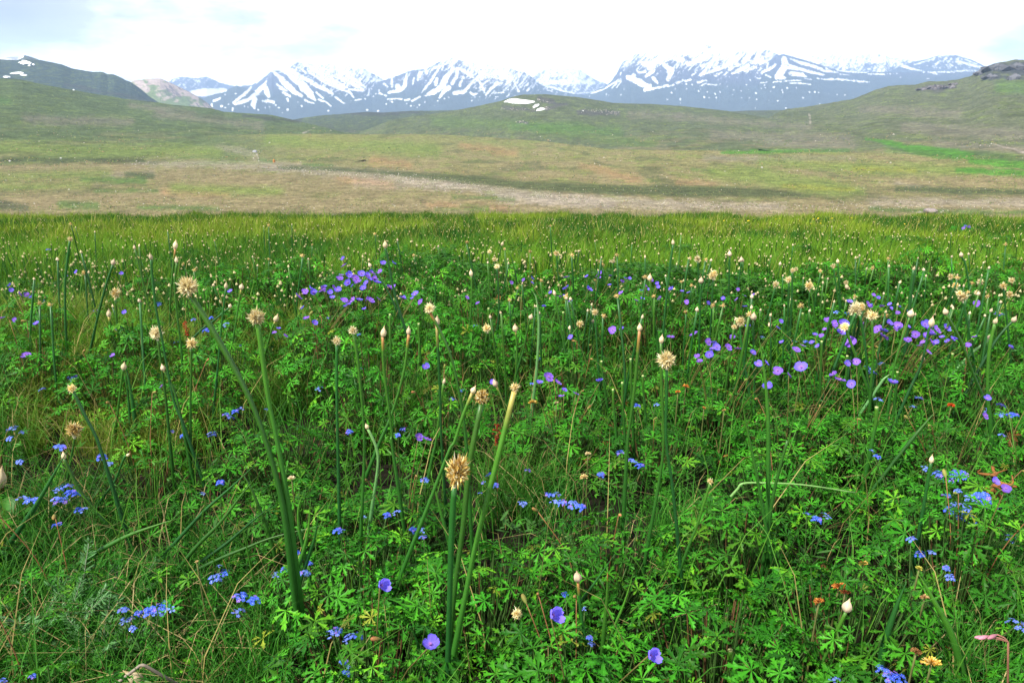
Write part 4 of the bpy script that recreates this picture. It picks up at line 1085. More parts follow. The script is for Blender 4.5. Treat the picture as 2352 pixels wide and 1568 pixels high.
# far leafy mounds and undergrowth that nobody could count
def leaf_mass(name, label, pts, ls, colf, seed):
    r = np.random.default_rng(seed)
    n = len(pts)
    V0 = np.array([[0, 0, 0], [.32, .13, .03], [1, 0, -.1], [.32, -.13, .03], [.20, .34, .02], [.55, .72, -.1], [.42, .26, .03], [.20, -.34, .02], [.55, -.72, -.1], [.42, -.26, .03]])
    T0 = np.array([[0, 3, 2], [0, 2, 1], [0, 6, 5], [0, 5, 4], [0, 7, 8], [0, 8, 9]])
    a = r.random(n) * 6.283; s = ls * (.6 + .8 * r.random(n))
    nr = np.stack([r.normal(size=n) * .45, r.normal(size=n) * .45 - .15, np.ones(n)], -1); nr /= np.linalg.norm(nr, axis=1)[:, None]
    x = np.cross(np.tile([0, 1.0, 0], (n, 1)), nr); x /= np.linalg.norm(x, axis=1)[:, None]; yv = np.cross(nr, x)
    ca, sa = np.cos(a)[:, None], np.sin(a)[:, None]
    lx, ly = V0[None, :, 0] * ca - V0[None, :, 1] * sa, V0[None, :, 0] * sa + V0[None, :, 1] * ca
    W = (lx[..., None] * x[:, None] + ly[..., None] * yv[:, None] + V0[None, :, 2, None] * nr[:, None]) * s[:, None, None] + pts[:, None, :]
    C = np.repeat(colf(pts, r), len(V0), 0)
    T = (T0[None] + (np.arange(n) * len(V0))[:, None, None]).reshape(-1, 3)
    me = mesh_from(name, W.reshape(-1, 3), [T], C, False, (M_LEAF,))
    return tag(obj(name, me), label, 'foliage', kind='stuff')
def fol_col(pts, r):
    n = len(pts); h = r.random((n, 1))
    c = np.array([.022, .13, .010]) * (1 - h) + np.array([.065, .23, .016]) * h
    return c * (.45 + .95 * r.random((n, 1)))
MOUNDS = [(1000,650,120,42,.30),(930,640,60,30,.28),(1090,680,80,26,.24),(790,720,90,36,.25),(640,700,60,20,.18),(1480,700,200,36,.26),(1700,740,200,40,.26),(1950,720,200,40,.25),(2200,700,160,36,.25),
          (2080,585,130,15,.22),(1850,600,60,10,.2),(2250,610,60,14,.22),(2300,640,50,16,.2),(1470,615,60,12,.2),(1190,610,40,9,.2),(700,600,60,10,.15),(300,640,90,16,.15),(60,690,70,24,.2),(150,700,60,20,.18),
          (240,510,90,6,.12),(840,512,110,9,.16),(60,500,60,6,.14),(1280,512,60,5,.14),(1650,500,100,5,.14),(1950,540,70,6,.15),(1720,560,80,8,.15),(1420,560,60,7,.15),(1100,560,70,8,.15),(520,560,80,8,.13),(420,600,60,10,.13),
          (1400,540,70,6,.14),(930,545,60,6,.13),(2300,575,60,10,.18),(2330,545,60,8,.15),(620,530,90,6,.12),(1560,600,70,9,.18),(80,489,90,4,.22),(250,491,60,3,.2),(430,488,50,3,.14),(830,493,60,3,.16),(1120,487,60,3,.14),(1480,491,80,3,.18),(1640,489,40,3,.2),(1800,493,60,3,.16),(2000,494,80,3,.2),(2200,497,60,3,.22),(2320,498,50,4,.22),(1330,500,90,4,.12),(1050,500,70,4,.12)]
pts = []
rm = np.random.default_rng(9)
for u, v, a, b, h in MOUNDS:
    n = int(a * b * (.50 if v > 600 else 1.0))
    th = rm.random(n) * 6.283; rr_ = np.sqrt(rm.random(n)) * (1 + .25 * np.sin(th * 3 + u)) 
    uu, vv = u + a * rr_ * np.cos(th), v + b * rr_ * np.sin(th)
    k = vv > 487; P = hits(uu[k], vv[k], .02)
    hh = h * .62 * np.clip(1.15 - .95 * rr_[k] ** 2 + (fbm(P[:, 0] * 5, P[:, 1] * 4, 19, 2) - .5) * 1.6, .08, 1.3)
    P[:, 2] += hh * (1 - rm.random(k.sum()) ** 2 * .8)
    pts.append(P[P[:, 1] < 20.2 - 0.0 * u])
pts = np.concatenate(pts)
leaf_mass('leafy_mounds', 'dark green leafy mounds scattered over the far meadow', pts, .030, fol_col, 2)
pts = []
xs = np.sign(rm.random(2600) - .5); ys = .2 + 4.2 * rm.random(2600); xs = xs * (.40 + .72 * ys + .2 + 1.2 * rm.random(2600))
pts += list(zip(xs, ys, ground_z(xs, ys) + .015 + .2 * rm.random(2600)))
for _ in range(9000):
    y = .5 + 3.8 * rm.random() ** .75; x = (rm.random() * 2 - 1) * (1.25 + .78 * y)
    z = float(ground_z(x, y)); u, v = project(x, y, z + .1)
    lf_ = leafiness(float(u), float(v))
    if lf_ < .3 and rm.random() > .06: continue
    if rm.random() > .8: continue
    if lf_ == 0 and rm.random() < .93: continue
    pts.append((x, y, z + .015 + .13 * rm.random() ** 1.4))
leaf_mass('undergrowth', 'low leaves growing between the geranium clumps', np.array(pts), .021, fol_col, 3)

# ---------------------------------------------------------------- grass
def blades(name, label, x, y, h, wd, colr, lean, seed, seg=1, zoff=0, mat=None):
    r = np.random.default_rng(seed); n = len(x)
    z = ground_z(x, y) + zoff
    az_ = r.random(n) * 6.283; la = lean * (.3 + 1.2 * r.random(n)) * h
    dx, dy = np.cos(az_) * la, np.sin(az_) * la - .05 * h
    fa = r.random(n) * 3.1416; px, py = np.cos(fa) * wd * .5, np.sin(fa) * wd * .5
    lv = [(0, 1), (.55, .8)] if seg == 1 else [(0, 1), (.35, .9), (.7, .6)]
    pieces = []
    for t, wv in lv:
        bx, by, bz = x + dx * t ** 2, y + dy * t ** 2, z + h * (t - .12 * t * t * lean)
        pieces += [np.stack([bx - px * wv, by - py * wv, bz], -1), np.stack([bx + px * wv, by + py * wv, bz], -1)]
    pieces.append(np.stack([x + dx, y + dy, z + h * (1 - .35 * lean)], -1))
    V = np.stack(pieces, 1); m = V.shape[1]
    o = (np.arange(n) * m)[:, None]
    Q = np.concatenate([o + np.array([[2 * k, 2 * k + 1, 2 * k + 3, 2 * k + 2]]) for k in range(len(lv) - 1)])
    T = o + np.array([[m - 3, m - 2, m - 1]])
    me = mesh_from(name, V.reshape(-1, 3), [Q, T], np.repeat(colr, m, 0), False, (mat or M_GRASS,))
    return tag(obj(name, me), label, 'grass', kind='stuff')
rg = np.random.default_rng(31)
def lf_grid():
    """leafiness on a coarse frame grid for quick lookup"""
    g = np.zeros((80, 120))
    for a in range(80):
        for b in range(120): g[a, b] = leafiness(b * 20, a * 20)
    return g
LG = lf_grid()
def lookup(u, v): return LG[np.clip((v / 20).astype(int), 0, 79), np.clip((u / 20).astype(int), 0, 119)]
def field(n, y0, y1, p=1.0, pad=.75, k=.78):
    y = y0 + (y1 - y0) * rg.random(n) ** p; x = (rg.random(n) * 2 - 1) * (pad + k * y)
    return x, y
# near fine grass in the open grassy places
x, y = field(620000, .5, 3.6, .8)
u, v = project(x, y, ground_z(x, y) + .07); L_ = lookup(u, v)
dens = np.where(L_ > .3, .035, np.where(L_ == 0, .04, .42)) * (.35 + 1.0 * fbm(x * 7, y * 7, 3, 3))
k = rg.random(len(x)) < dens; x, y, L_ = x[k], y[k], L_[k]; n = len(x)
print('near grass', n)
hh = (.06 + .11 * rg.random(n)) * (.6 + .8 * fbm(x * 3, y * 3, 8, 2)); hh = np.where(y > 2.0, hh * 1.35, hh)
c = (np.array([.020, .125, .012]) + rg.random((n, 1)) * np.array([.045, .12, .010])) * (.5 + .9 * fbm(x * 9, y * 9, 33, 2))[:, None]
uw, vw = project(x, y, ground_z(x, y) + .1)
warm = np.maximum(sstep(fbm(x * 1.2, y * 1.2, 61, 2) + (y - 2.2) * .25 - np.abs(x + 1.1) * .12, .45, .8), sstep(1.15 - ((uw - 300) / 330) ** 2 - ((vw - 850) / 230) ** 2, 0, .7) * .9)[:, None]
c = c * (1 - warm) + warm * (np.array([.16, .26, .026]) + rg.random((n, 1)) * np.array([.08, .05, .01]))
dry = rg.random(n) < (.05 + .07 * warm[:, 0]); c[dry] = np.array([.34, .27, .10]) * (.7 + .5 * rg.random((dry.sum(), 1)))
blades('grass', 'fine green grass filling the gaps between the leafy clumps', x, y, hh, .0024, c, .55, 41, 2)
# middle meadow
x, y = field(380000, 2.6, 9.0, .95)
u, v = project(x, y, ground_z(x, y) + .1); L_ = lookup(u, v)
dark = fbm(x * .55, y * .35, 91, 3); cl_ = fbm(x * 6, y * 5, 99, 2, .6)
dens = np.where((y < 5.0) & (L_ > .3), .10, .75) * (.5 + .8 * fbm(x * 4, y * 4, 7, 2))
k = rg.random(len(x)) < dens; x, y, dark, cl_ = x[k], y[k], dark[k], cl_[k]; n = len(x)
print('mid grass', n)
yg = np.clip(sstep(y, 2.6, 5.5) * .55 + .15 - sstep(dark, .52, .64) * .6 + (cl_ - .5) * 1.6, 0, 1)[:, None]
yg = np.clip(yg + (rg.random((n, 1)) - .5) * .5, 0, 1)
c = np.array([.030, .15, .010]) * (1 - yg) + np.array([.17, .34, .020]) * yg
c *= .6 + .8 * rg.random((n, 1))
dry = rg.random(n) < .04; c[dry] = np.array([.36, .28, .09])
blades('meadow_grass', 'yellow green grass of the middle meadow', x, y, (.09 + .13 * rg.random(n)) * (.3 + 1.4 * cl_), .0042, c, .4, 42)
# far meadow up to the terrace edge
x, y = field(420000, 8.0, 22.5, 1.0)
r_ = np.hypot(x, y); a_ = np.arctan2(x, y)
k = r_ < EDGE(a_) + .2; x, y = x[k], y[k]; n = len(x)
print('far grass', n)
dark = fbm(x * .45, y * .16, 95, 4, .62); cl_ = fbm(x * 4.5, y * 2.6, 97, 2, .6)
yg = np.clip(.62 - sstep(dark, .45, .55) * .8 + (cl_ - .5) * 2.2 + (rg.random(n) - .5) * .5, 0, 1)[:, None]
c = np.array([.028, .14, .010]) * (1 - yg) + np.array([.25, .37, .026]) * yg
c *= .75 + .5 * rg.random((n, 1))
dry = rg.random(n) < .09; c[dry] = np.array([.50, .42, .13])
blades('far_grass', 'yellow green grass of the far meadow up to its edge', x, y, (.07 + .13 * rg.random(n)) * (.2 + 1.6 * cl_) * (1 + .5 * (rg.random(n) < .08)), .009, c, .35, 43)
# dry straw lying in the grass at lower left
x, y = field(5200, .8, 3.2)
u, v = project(x, y, ground_z(x, y) + .06); k = (lookup(u, v) < .3); x, y = x[k], y[k]; n = len(x)
c = np.array([.42, .33, .14]) * (.6 + .6 * rg.random((n, 1)))
blades('dry_grass', 'dry straw coloured blades bent over in the short grass', x, y, .08 + .13 * rg.random(n), .0026, c, 1.5, 44, 2)

# taller thin blades standing between the leaves
x, y = field(4200, .7, 5.0, .8); n = len(x)
c = np.array([.035, .16, .014]) + rg.random((n, 1)) * np.array([.07, .10, .012])
dry = rg.random(n) < .12; c[dry] = np.array([.36, .29, .10])
blades('tall_grass', 'thin tall grass blades standing among the leaves', x, y, .20 + .20 * rg.random(n), .0026, c, .45, 45, 2)
# ================================================================== WILD ONIONS
ST0 = np.array([.010, .062, .014]); ST1 = np.array([.018, .105, .012]); ST2 = np.array([.065, .195, .014]); STR = np.array([.45, .16, .05])
STRAW = [np.array(c) for c in ((.90, .72, .30), (.82, .60, .18), (.96, .87, .55), (.62, .42, .11))]
def tuft_mesh(seed, n, pale=0.0, flat=0.0, dark=0.2, spread=1.0):
    """spent flower head: a burst of papery pointed tepals round a browner heart; unit radius, base at the origin"""
    r = np.random.default_rng(seed); mb = MB()
    c0 = np.array([0, 0, .85 - .3 * flat])
    lat = np.linspace(0, math.pi, 7); 
    core = np.stack([c0 * 0 + np.array([0, 0, c0[2] - .42 * math.cos(t)]) for t in lat])
    tube(mb, core, .40 * np.sin(lat) + .03, np.array([.52, .36, .13]) * (1 + pale * .5), 8)
    for q in range(n):
        ct = r.uniform(-.85, 1); ph = r.random() * 6.283; st_ = math.sqrt(1 - ct * ct)
        d = np.array([st_ * math.cos(ph), st_ * math.sin(ph), ct * (1 - .5 * flat)])
        d = d + r.normal(size=3) * .32; d /= np.linalg.norm(d)
        Ln = (.40 + .42 * r.random()) * spread; Ln *= 1 if r.random() < .9 else 1.3
        w_ = .055 + .06 * r.random()
        side = np.cross(d, r.normal(size=3)); side /= np.linalg.norm(side)
        b = c0 + d * .22; g = np.array([0, 0, -.05 + .30 * r.random()]) + r.normal(size=3) * .16
        m = b + d * Ln * .5; e_ = b + d * Ln + g * Ln
        col_ = STRAW[r.integers(4)] * (.7 + .5 * r.random())
        if r.random() < dark: col_ = np.array([.36, .20, .05])
        col_ = col_ * (1 - pale) + np.array([.95, .88, .62]) * pale
        cb = col_ * .8
        mb.add([b - side * w_ * .5, b + side * w_ * .5, m + side * w_, m - side * w_, e_], [cb, cb, col_, col_, col_ * 1.15], [[0, 1, 2, 3]], [[3, 2, 4]])
    # short pedicels below the burst
    for q in range(int(n * .25)):
        a = r.random() * 6.283; e_ = np.array([.45 * math.cos(a) * r.random(), .45 * math.sin(a) * r.random(), .55])
        s_ = np.array([-math.sin(a), math.cos(a), 0]) * .03
        mb.add([-s_, s_, e_ + s_, e_ - s_], STRAW[2] * .8, [[0, 1, 2, 3]])
    return mb.mesh('flower_head', M_STRAW, False)
def onion_bud(seed, pink=.3, beak=.35, fat=.42):
    """papery pointed bud, unit height, base at origin"""
    r = np.random.default_rng(seed); mb = MB()
    z = np.array([0, .06, .16, .3, .45, .58, .68, .78, .9, 1.0]); 
    w_ = fat * np.array([.42, .62, .86, 1.0, .95, .74, .5, .28, .13, .03])
    bend = np.array([0, 0, 0, 0, 0, 0, .01, .03, .07, .13]) * beak * 2 * r.normal()
    C = []
    for t in z:
        c = np.array([.70, .58, .34]) * (1 - pink) + np.array([.72, .56, .42]) * pink
        c = c * (1 - max(0, t - .65) * 1.4) + np.array([.45, .24, .08]) * max(0, t - .65) * 1.4
        c = c * (.80 + .35 * min(1, t * 2))
        C.append(c)
    k = 10
    V = []; CC = []
    for q, t in enumerate(z):
        for s in range(k):
            a = s * 6.283 / k; rr_ = w_[q] * (1 + .07 * ((s % 2) * 2 - 1))
            V.append([rr_ * math.cos(a) + bend[q], rr_ * math.sin(a), t]); CC.append(C[q] * (.9 + .16 * (s % 2)))
    i, j = np.meshgrid(np.arange(len(z) - 1), np.arange(k), indexing='ij')
    Q = np.stack([i * k + j, i * k + (j + 1) % k, (i + 1) * k + (j + 1) % k, (i + 1) * k + j], -1).reshape(-1, 4)
    mb.add(V, CC, Q)
    return mb.mesh('bud', M_STRAW)
TUFT = [tuft_mesh(300 + q, 170, dark=.05, pale=(.2, .35, .6, .3, .45, .2)[q], flat=(0, .2, 0, .3, .1, .5)[q]) for q in range(6)]
TUFT_BIG = [tuft_mesh(330 + q, (900, 480, 480, 480)[q], pale=p, dark=d, spread=s) for q, (p, d, s) in enumerate(((0, .30, .78), (.35, .05, 1.0), (.05, .12, .8), (.65, .02, .9)))]
TUFT_LOW = [tuft_mesh(350 + q, 34, pale=(.1, .4, .6)[q]) for q in range(3)]
OBUD = [onion_bud(360 + q, (.1, .5, .3, .7)[q], fat=(.29, .34, .24, .31)[q]) for q in range(4)]

def stem_mesh(P, r0, r1, tone, neck=None, tip=False, k=8, n=22, name='stem'):
    pts_ = catmull(P, n); t = np.linspace(0, 1, n)
    rad = r0 + (r1 - r0) * t + r0 * .10 * np.sin(t * 9)
    rad *= np.where(t < .06, .8 + t * 3.3, 1)
    if tip: rad = r0 * np.clip(1 - t ** 3.2, .04, 1) * (1 - .25 * t)
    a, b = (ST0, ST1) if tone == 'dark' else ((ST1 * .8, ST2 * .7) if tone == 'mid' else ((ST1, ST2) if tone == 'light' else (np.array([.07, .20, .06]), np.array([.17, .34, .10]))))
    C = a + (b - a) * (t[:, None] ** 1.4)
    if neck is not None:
        kx = np.clip((t - .91) / .08, 0, 1)[:, None]; C = C * (1 - kx) + np.array(neck) * kx
    mb = MB(); tube(mb, pts_, rad, C, k)
    return mb.mesh(name, M_STALK)

GO = 'wild onion stalks in the near meadow'
def onion(c, pts, w, kind, size, label, tone='mid', neck=None, big=None, dy=0.0, second=None, foot_h=.06):
    """pts: traced points from the foot up to the tip, in the crop's own pixels; w and size in crop pixels"""
    uv = [cq(p[2] if len(p) > 2 else c, p[0], p[1]) for p in pts]
    if foot_h == .06 and uv[0][1] < 1500 and leafiness(*uv[0]) > .3: foot_h = .19 if uv[0][1] > 760 else .15
    F = hit(uv[0][0], uv[0][1], foot_h)
    Y = F.y; n = len(uv)
    W = []
    for q, (u, v) in enumerate(uv):
        W.append(on_plane(u, v, Y + dy * q / max(1, n - 1)))
    zg = float(ground_z(F.x, F.y))
    d0 = (W[1] - W[0]); d0.normalize()
    if d0.z > .25: base = W[0] - d0 * min((W[0].z - zg) / d0.z, .25)
    else: base = Vector((W[0].x, W[0].y, zg))
    base.z = zg
    pts3 = [Vector((0, 0, -.01))] + [p - base for p in W]
    D = max((W[0] - Vector((0, 0, CAMZ))).length, .5); sc = D * KQ / FPX
    w = w * (1.22 if w < 21 else 1.0)
    r0 = max(w * .5 * sc, .0012)
    headless = kind == 'leaf' or kind == 'cut'
    t = thing('onion_leaf' if headless else 'wild_onion', label, 'leaf' if headless else 'onion', base, 0, 'leaf stalks in the near meadow' if headless else GO)
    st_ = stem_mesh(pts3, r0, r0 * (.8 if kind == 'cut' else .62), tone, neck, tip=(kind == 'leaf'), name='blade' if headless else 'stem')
    obj('blade' if headless else 'stem', st_, t)
    if kind == 'cut':
        e_ = pts3[-1]; mb = MB(); tube(mb, [e_ - Vector((0, 0, .001)), e_ + Vector((0, 0, .0015))], [r0 * .86, r0 * .7], (.40, .42, .16), 8)
        obj('cut_end', mb.mesh('cut_end', M_STEM), t)
    if not headless:
        tip = pts3[-1]; dr = (pts3[-1] - pts3[-2]).normalized()
        Dh = (W[-1] - Vector((0, 0, CAMZ))).length; sh = Dh * KQ / FPX
        rot = (dr * .75 + Vector((rnd(-.2, .2), rnd(-.2, .2), .35))).normalized().to_track_quat('Z', 'Y').to_euler()
        if kind == 'tuft':
            me = TUFT_BIG[big] if big is not None else random.choice(TUFT)
            o = obj('flower_head', me, t, tip - dr * r0 * .4, rot, tuple(size * .5 * sh * 1.0 * np.array([.86, .86, 1.36] if size > 180 else [1, 1, 1.05])))
            rim = MB(); 
            if size * KQ > 14:
                tube(rim, [(0, 0, -.30), (0, 0, 0), (0, 0, .18)], [.10, .20, .06], STRAW[2] * .7, 7); obj('collar', rim.mesh('collar', M_STRAW), o)
        else:
            obj('bud', OBUD[(int(abs(uv[-1][0]))) % 4], t, tip - dr * r0 * .2, rot, size * sh * 1.0)
        if second:
            (x2, y2, s2, k2) = second
            u2, v2 = cq(c, x2, y2); P2 = on_plane(u2, v2, Y + dy) - base
            if k2 == 'tuft': obj('flower_head', TUFT[3], t, P2 - Vector((0, 0, s2 * .4 * sh)), (rnd(-.4, .4), rnd(-.4, .4), 0), s2 * .5 * sh * .9)
            else: obj('bud', OBUD[1], t, P2 - Vector((0, 0, s2 * .4 * sh)), (rnd(-.4, .4), rnd(-.4, .4), 0), s2 * sh * 1.05)
    return t
RED = (.42, .17, .05); YEL = (.42, .33, .08)
# --- left part of the photo
onion('A', [(1915,915,'D'),(1850,420,'D'),(1740,1568),(1610,1235),(1400,850),(1240,600)], 42, 'tuft', 128, 'big shaggy straw seed head on a thick stalk leaning far left', 'mid', big=1, second=(1225,560,70,'tuft'))
onion('A', [(1945,900,'D'),(1880,380,'D'),(1800,1500),(1755,1290),(1700,900),(1680,790)], 38, 'tuft', 112, 'windblown straw seed head on the bright green stalk left of centre', 'light', big=1)
onion('A', [(450,1080),(430,820),(425,560),(438,400),(456,250)], 14, 'tuft', 34, 'small tan head on the dark tall upright stalk at far left', 'dark')
onion('A', [(558,1110),(600,920),(640,740),(690,550),(738,405)], 15, 'bud', 42, 'tan bud on a dark stalk leaning right at far left', 'dark')
onion('A', [(800,1100),(790,950),(765,800),(752,625)], 13, 'tuft', 72, 'flattened golden head on a thin stalk at left', 'mid')
onion('A', [(795,1040),(770,930),(730,830),(712,745)], 18, 'bud', 55, 'pinkish white bud on a pale blurred stalk at left', 'mid', YEL)
onion('A', [(1240,1568),(1180,1400),(1130,1270),(1060,900),(1020,700),(995,480),(987,370)], 16, 'bud', 46, 'pinkish white bud on a tall thin stalk behind the white fluffy head', 'dark')
onion('A', [(1110,900),(1112,650),(1125,480),(1145,300)], 13, 'bud', 58, 'reddish white head highest of the pair left of centre', 'mid', RED)
onion('A', [(1190,1280),(1188,1000),(1160,760),(1142,550),(1155,392)], 14, 'bud', 44, 'tan bud right under the reddish white head at left', 'mid')
onion('A', [(1020,840),(985,720),(930,500),(882,305)], 10, 'bud', 32, 'tiny bud on a very thin stalk between two taller buds at left', 'mid')
onion('A', [(1110,1560),(1085,1300),(1060,1100),(1030,890)], 17, 'tuft', 84, 'white fluffy head with drooping petals on a stalk at left', 'mid', big=3)
onion('A', [(1245,1560),(1245,1300),(1250,1100),(1248,945)], 15, 'tuft', 76, 'open white starry head right of the white fluffy head', 'mid')
onion('A', [(1410,1200),(1430,1000),(1450,780),(1475,560)], 12, 'bud', 46, 'pale bud on a dark straight stalk right of the big straw head', 'dark')
onion('A', [(1510,960),(1535,820),(1560,660),(1575,565)], 12, 'bud', 44, 'tan bud on a stalk with yellow neck right of a similar pale bud', 'mid', YEL)
onion('A', [(1700,1130),(1740,960),(1775,830),(1798,775)], 14, 'bud', 56, 'dark tipped white bud beside the bright green stalk', 'mid', YEL)
onion('A', [(745,1568),(775,1320),(800,1120),(808,1090)], 16, 'bud', 54, 'white pink bud in front of two broad dark leaves at left', 'mid')
onion('A', [(900,1568),(862,1280),(812,1020)], 34, 'leaf', 0, 'broad dark leaf with its tip behind a white pink bud', 'dark')
onion('A', [(855,1568),(845,1350),(815,1090)], 26, 'leaf', 0, 'narrower dark leaf left of the broad dark leaf', 'dark')
onion('A', [(1215,1568),(1160,1300),(1095,1140),(1068,1095)], 15, 'bud', 46, 'short pale bud on a bent stalk below the white fluffy head', 'mid', YEL)
onion('A', [(745,320,'D'),(640,1560),(560,1400),(478,1235)], 20, 'tuft', 56, 'small cream knob on a stalk slanting down to the right at left', 'dark')
onion('A', [(470,1640),(478,1600),(488,1525)], 12, 'tuft', 104, 'fluffy tan head with hidden stalk low at left', 'mid', big=2)
onion('A', [(2218,470,'D'),(2205,1500),(2200,1200),(2200,925)], 20, 'tuft', 66, 'round tan head on a dark stalk, left one of two tan heads', 'dark', second=None)
onion('A', [(1280,865),(1390,775),(1500,685)], 12, 'bud', 34, 'tiny bud on a thin stalk slanting up right behind the big straw head', 'dark')
onion('A', [(90,1310),(50,1150),(0,985)], 26, 'leaf', 0, 'dark leaf leaning off the left edge of the photo', 'dark')
onion('A', [(90,760),(60,660),(30,590),(0,555)], 10, 'leaf', 0, 'thin arched leaf at the left edge beside small violet blooms', 'mid')
# --- centre
onion('B', [(130,560,'E'),(150,1568),(115,1100),(80,860)], 19, 'tuft', 66, 'round tan head on a green stalk, right one of two tan heads', 'mid')
onion('B', [(385,380,'E'),(330,0,'E'),(330,1500),(280,1100),(270,875)], 24, 'bud', 78, 'slim pale bud with red neck on a stalk left of centre', 'mid', RED)
onion('B', [(250,1568),(330,1380),(410,1100),(440,860)], 20, 'bud', 62, 'pale bud with orange neck right of the slim pale bud', 'mid', RED)
onion('B', [(850,600,'E'),(815,0,'E'),(780,1300),(720,1020),(640,830),(580,720)], 24, 'tuft', 74, 'white fluffy head with red neck on a stalk curving left', 'mid', RED, big=3)
onion('B', [(690,520,'E'),(655,1568),(643,1200),(622,800)], 22, 'bud', 78, 'white bud just right of the white fluffy head with red neck', 'dark', YEL)
onion('E', [(690,1750),(698,1400),(708,1000),(722,560),(738,290)], 44, 'tuft', 205, 'largest shaggy brown seed head on a thick stalk at bottom centre', 'dark', big=0)
onion('E', [(692,1700),(705,1350),(735,1000),(795,550),(840,130),(915,1310,'B')], 42, 'tuft', 112, 'tan seed head on the middle thick stalk behind the shaggy head', 'mid', big=0, dy=.05)
onion('E', [(676,1700),(740,1350),(800,1050),(870,700),(950,380),(1040,30),(1128,1235,'B')], 40, 'tuft', 78, 'double straw head on the thick stalk leaning right at centre', 'light', YEL, dy=.03, second=(1145,1105,96,'tuft'))
onion('B', [(425,770,'E'),(560,430,'E'),(700,60,'E'),(740,1560),(795,1390),(855,1240)], 26, 'bud', 62, 'white pointed bud on a pale stalk left of the tan seed head', 'light', YEL)
onion('B', [(590,120,'E'),(618,1560),(645,1350),(668,1180)], 18, 'bud', 44, 'small white bud on a short pale stalk left of the white pointed bud', 'light')
onion('B', [(1150,1500),(1105,1430),(1050,1280),(1012,1200)], 15, 'bud', 60, 'ragged pale bud between the tan head and the double head', 'mid', YEL)
onion('B', [(1845,470,'E'),(1870,0,'E'),(1885,1450),(1922,1150),(1948,835)], 26, 'bud', 58, 'small white bud with orange neck on a tall stalk right of centre', 'mid', RED)
onion('B', [(2005,650,'E'),(2075,260,'E'),(2105,1568),(2092,1200),(2088,915)], 24, 'bud', 66, 'white bud on the left of two joined stalks right of centre', 'mid')
onion('B', [(2205,700,'E'),(2165,300,'E'),(2122,1560),(2124,1300),(2126,1075)], 19, 'tuft', 118, 'drooping straw tuft with white beard on a dark stalk', 'dark', big=1)
onion('B', [(2095,950),(2110,760),(2145,430),(2168,275)], 16, 'bud', 42, 'white bud high on the tall dark stalk right of centre', 'dark')
onion('B', [(2062,900),(2042,740),(2022,580),(2014,510)], 15, 'bud', 54, 'cream bud on a curved stalk left of the tall dark stalk', 'mid')
onion('B', [(835,880),(846,720),(852,580),(850,480)], 14, 'bud', 52, 'cream bud on a straight stalk above the dark leafy ground at centre', 'mid')
onion('B', [(440,900),(390,740),(340,560),(305,380),(287,295)], 17, 'bud', 54, 'pale bud on the dark stalk leaning over the violet bank', 'dark')
onion('B', [(395,795),(330,630),(250,490),(192,420)], 14, 'bud', 36, 'small bud on a dark bent stalk left of the leafy mound', 'dark')
onion('B', [(1255,1280),(1275,1100),(1290,820),(1276,640),(1250,575)], 18, 'leaf', 0, 'bluish leaf with a curled tip at centre right', 'pale')
onion('B', [(1160,1060),(1190,960),(1222,800),(1234,760)], 13, 'bud', 44, 'greenish bud beside the curled bluish leaf', 'mid')
onion('B', [(1150,1050),(1146,930),(1138,840)], 14, 'bud', 62, 'ragged tan bud on a short stalk at centre', 'mid', YEL)
onion('B', [(925,1000),(940,920),(952,845)], 14, 'tuft', 66, 'yellowish open head low between leaves at centre', 'mid')
onion('B', [(1680,1100),(1668,900),(1655,735)], 12, 'tuft', 54, 'cream starry head on a thin stalk right of centre', 'dark')
onion('B', [(1430,1000),(1480,900),(1550,805)], 11, 'tuft', 52, 'cream head on a stalk slanting right at centre right', 'mid')
onion('B', [(1480,1180),(1482,1000),(1495,830)], 12, 'bud', 40, 'small bud on a straight stalk between two cream heads', 'mid')
onion('B', [(1475,1060),(1440,850),(1408,680),(1396,605)], 13, 'bud', 44, 'pale ragged bud on a stalk leaning left near violet flowers', 'mid')
onion('B', [(1425,560),(1412,430),(1407,345)], 11, 'tuft', 44, 'cream head standing alone in the middle meadow at centre right', 'dark')
onion('B', [(1000,500),(1020,400),(1040,310),(1048,280)], 9, 'bud', 34, 'white bud leaning right in the middle meadow at centre', 'mid')
onion('B', [(985,600),(975,460),(966,335)], 9, 'tuft', 36, 'yellow cream head left of the leaning white bud', 'mid')
onion('B', [(1015,880),(1030,700),(1022,500),(1016,435)], 13, 'tuft', 42, 'cream head on a dark stalk below the leaning white bud', 'dark')
onion('B', [(985,640),(995,500),(1000,385)], 9, 'tuft', 38, 'cream tuft between the yellow cream head and a lower one', 'mid')
onion('B', [(1708,560),(1702,460),(1698,395)], 9, 'tuft', 38, 'cream head left of a small round head in the middle meadow', 'dark')
onion('B', [(1776,590),(1775,480),(1775,395)], 9, 'tuft', 30, 'small round cream head on a dark straight stalk', 'dark')
onion('B', [(1160,650),(1140,480),(1112,360),(1085,315)], 11, 'leaf', 0, 'arched thin leaf bending left in the middle meadow', 'mid')
onion('B', [(620,700),(616,620),(615,530)], 10, 'cut', 0, 'short dark stalk without a head above the leafy mound', 'dark')
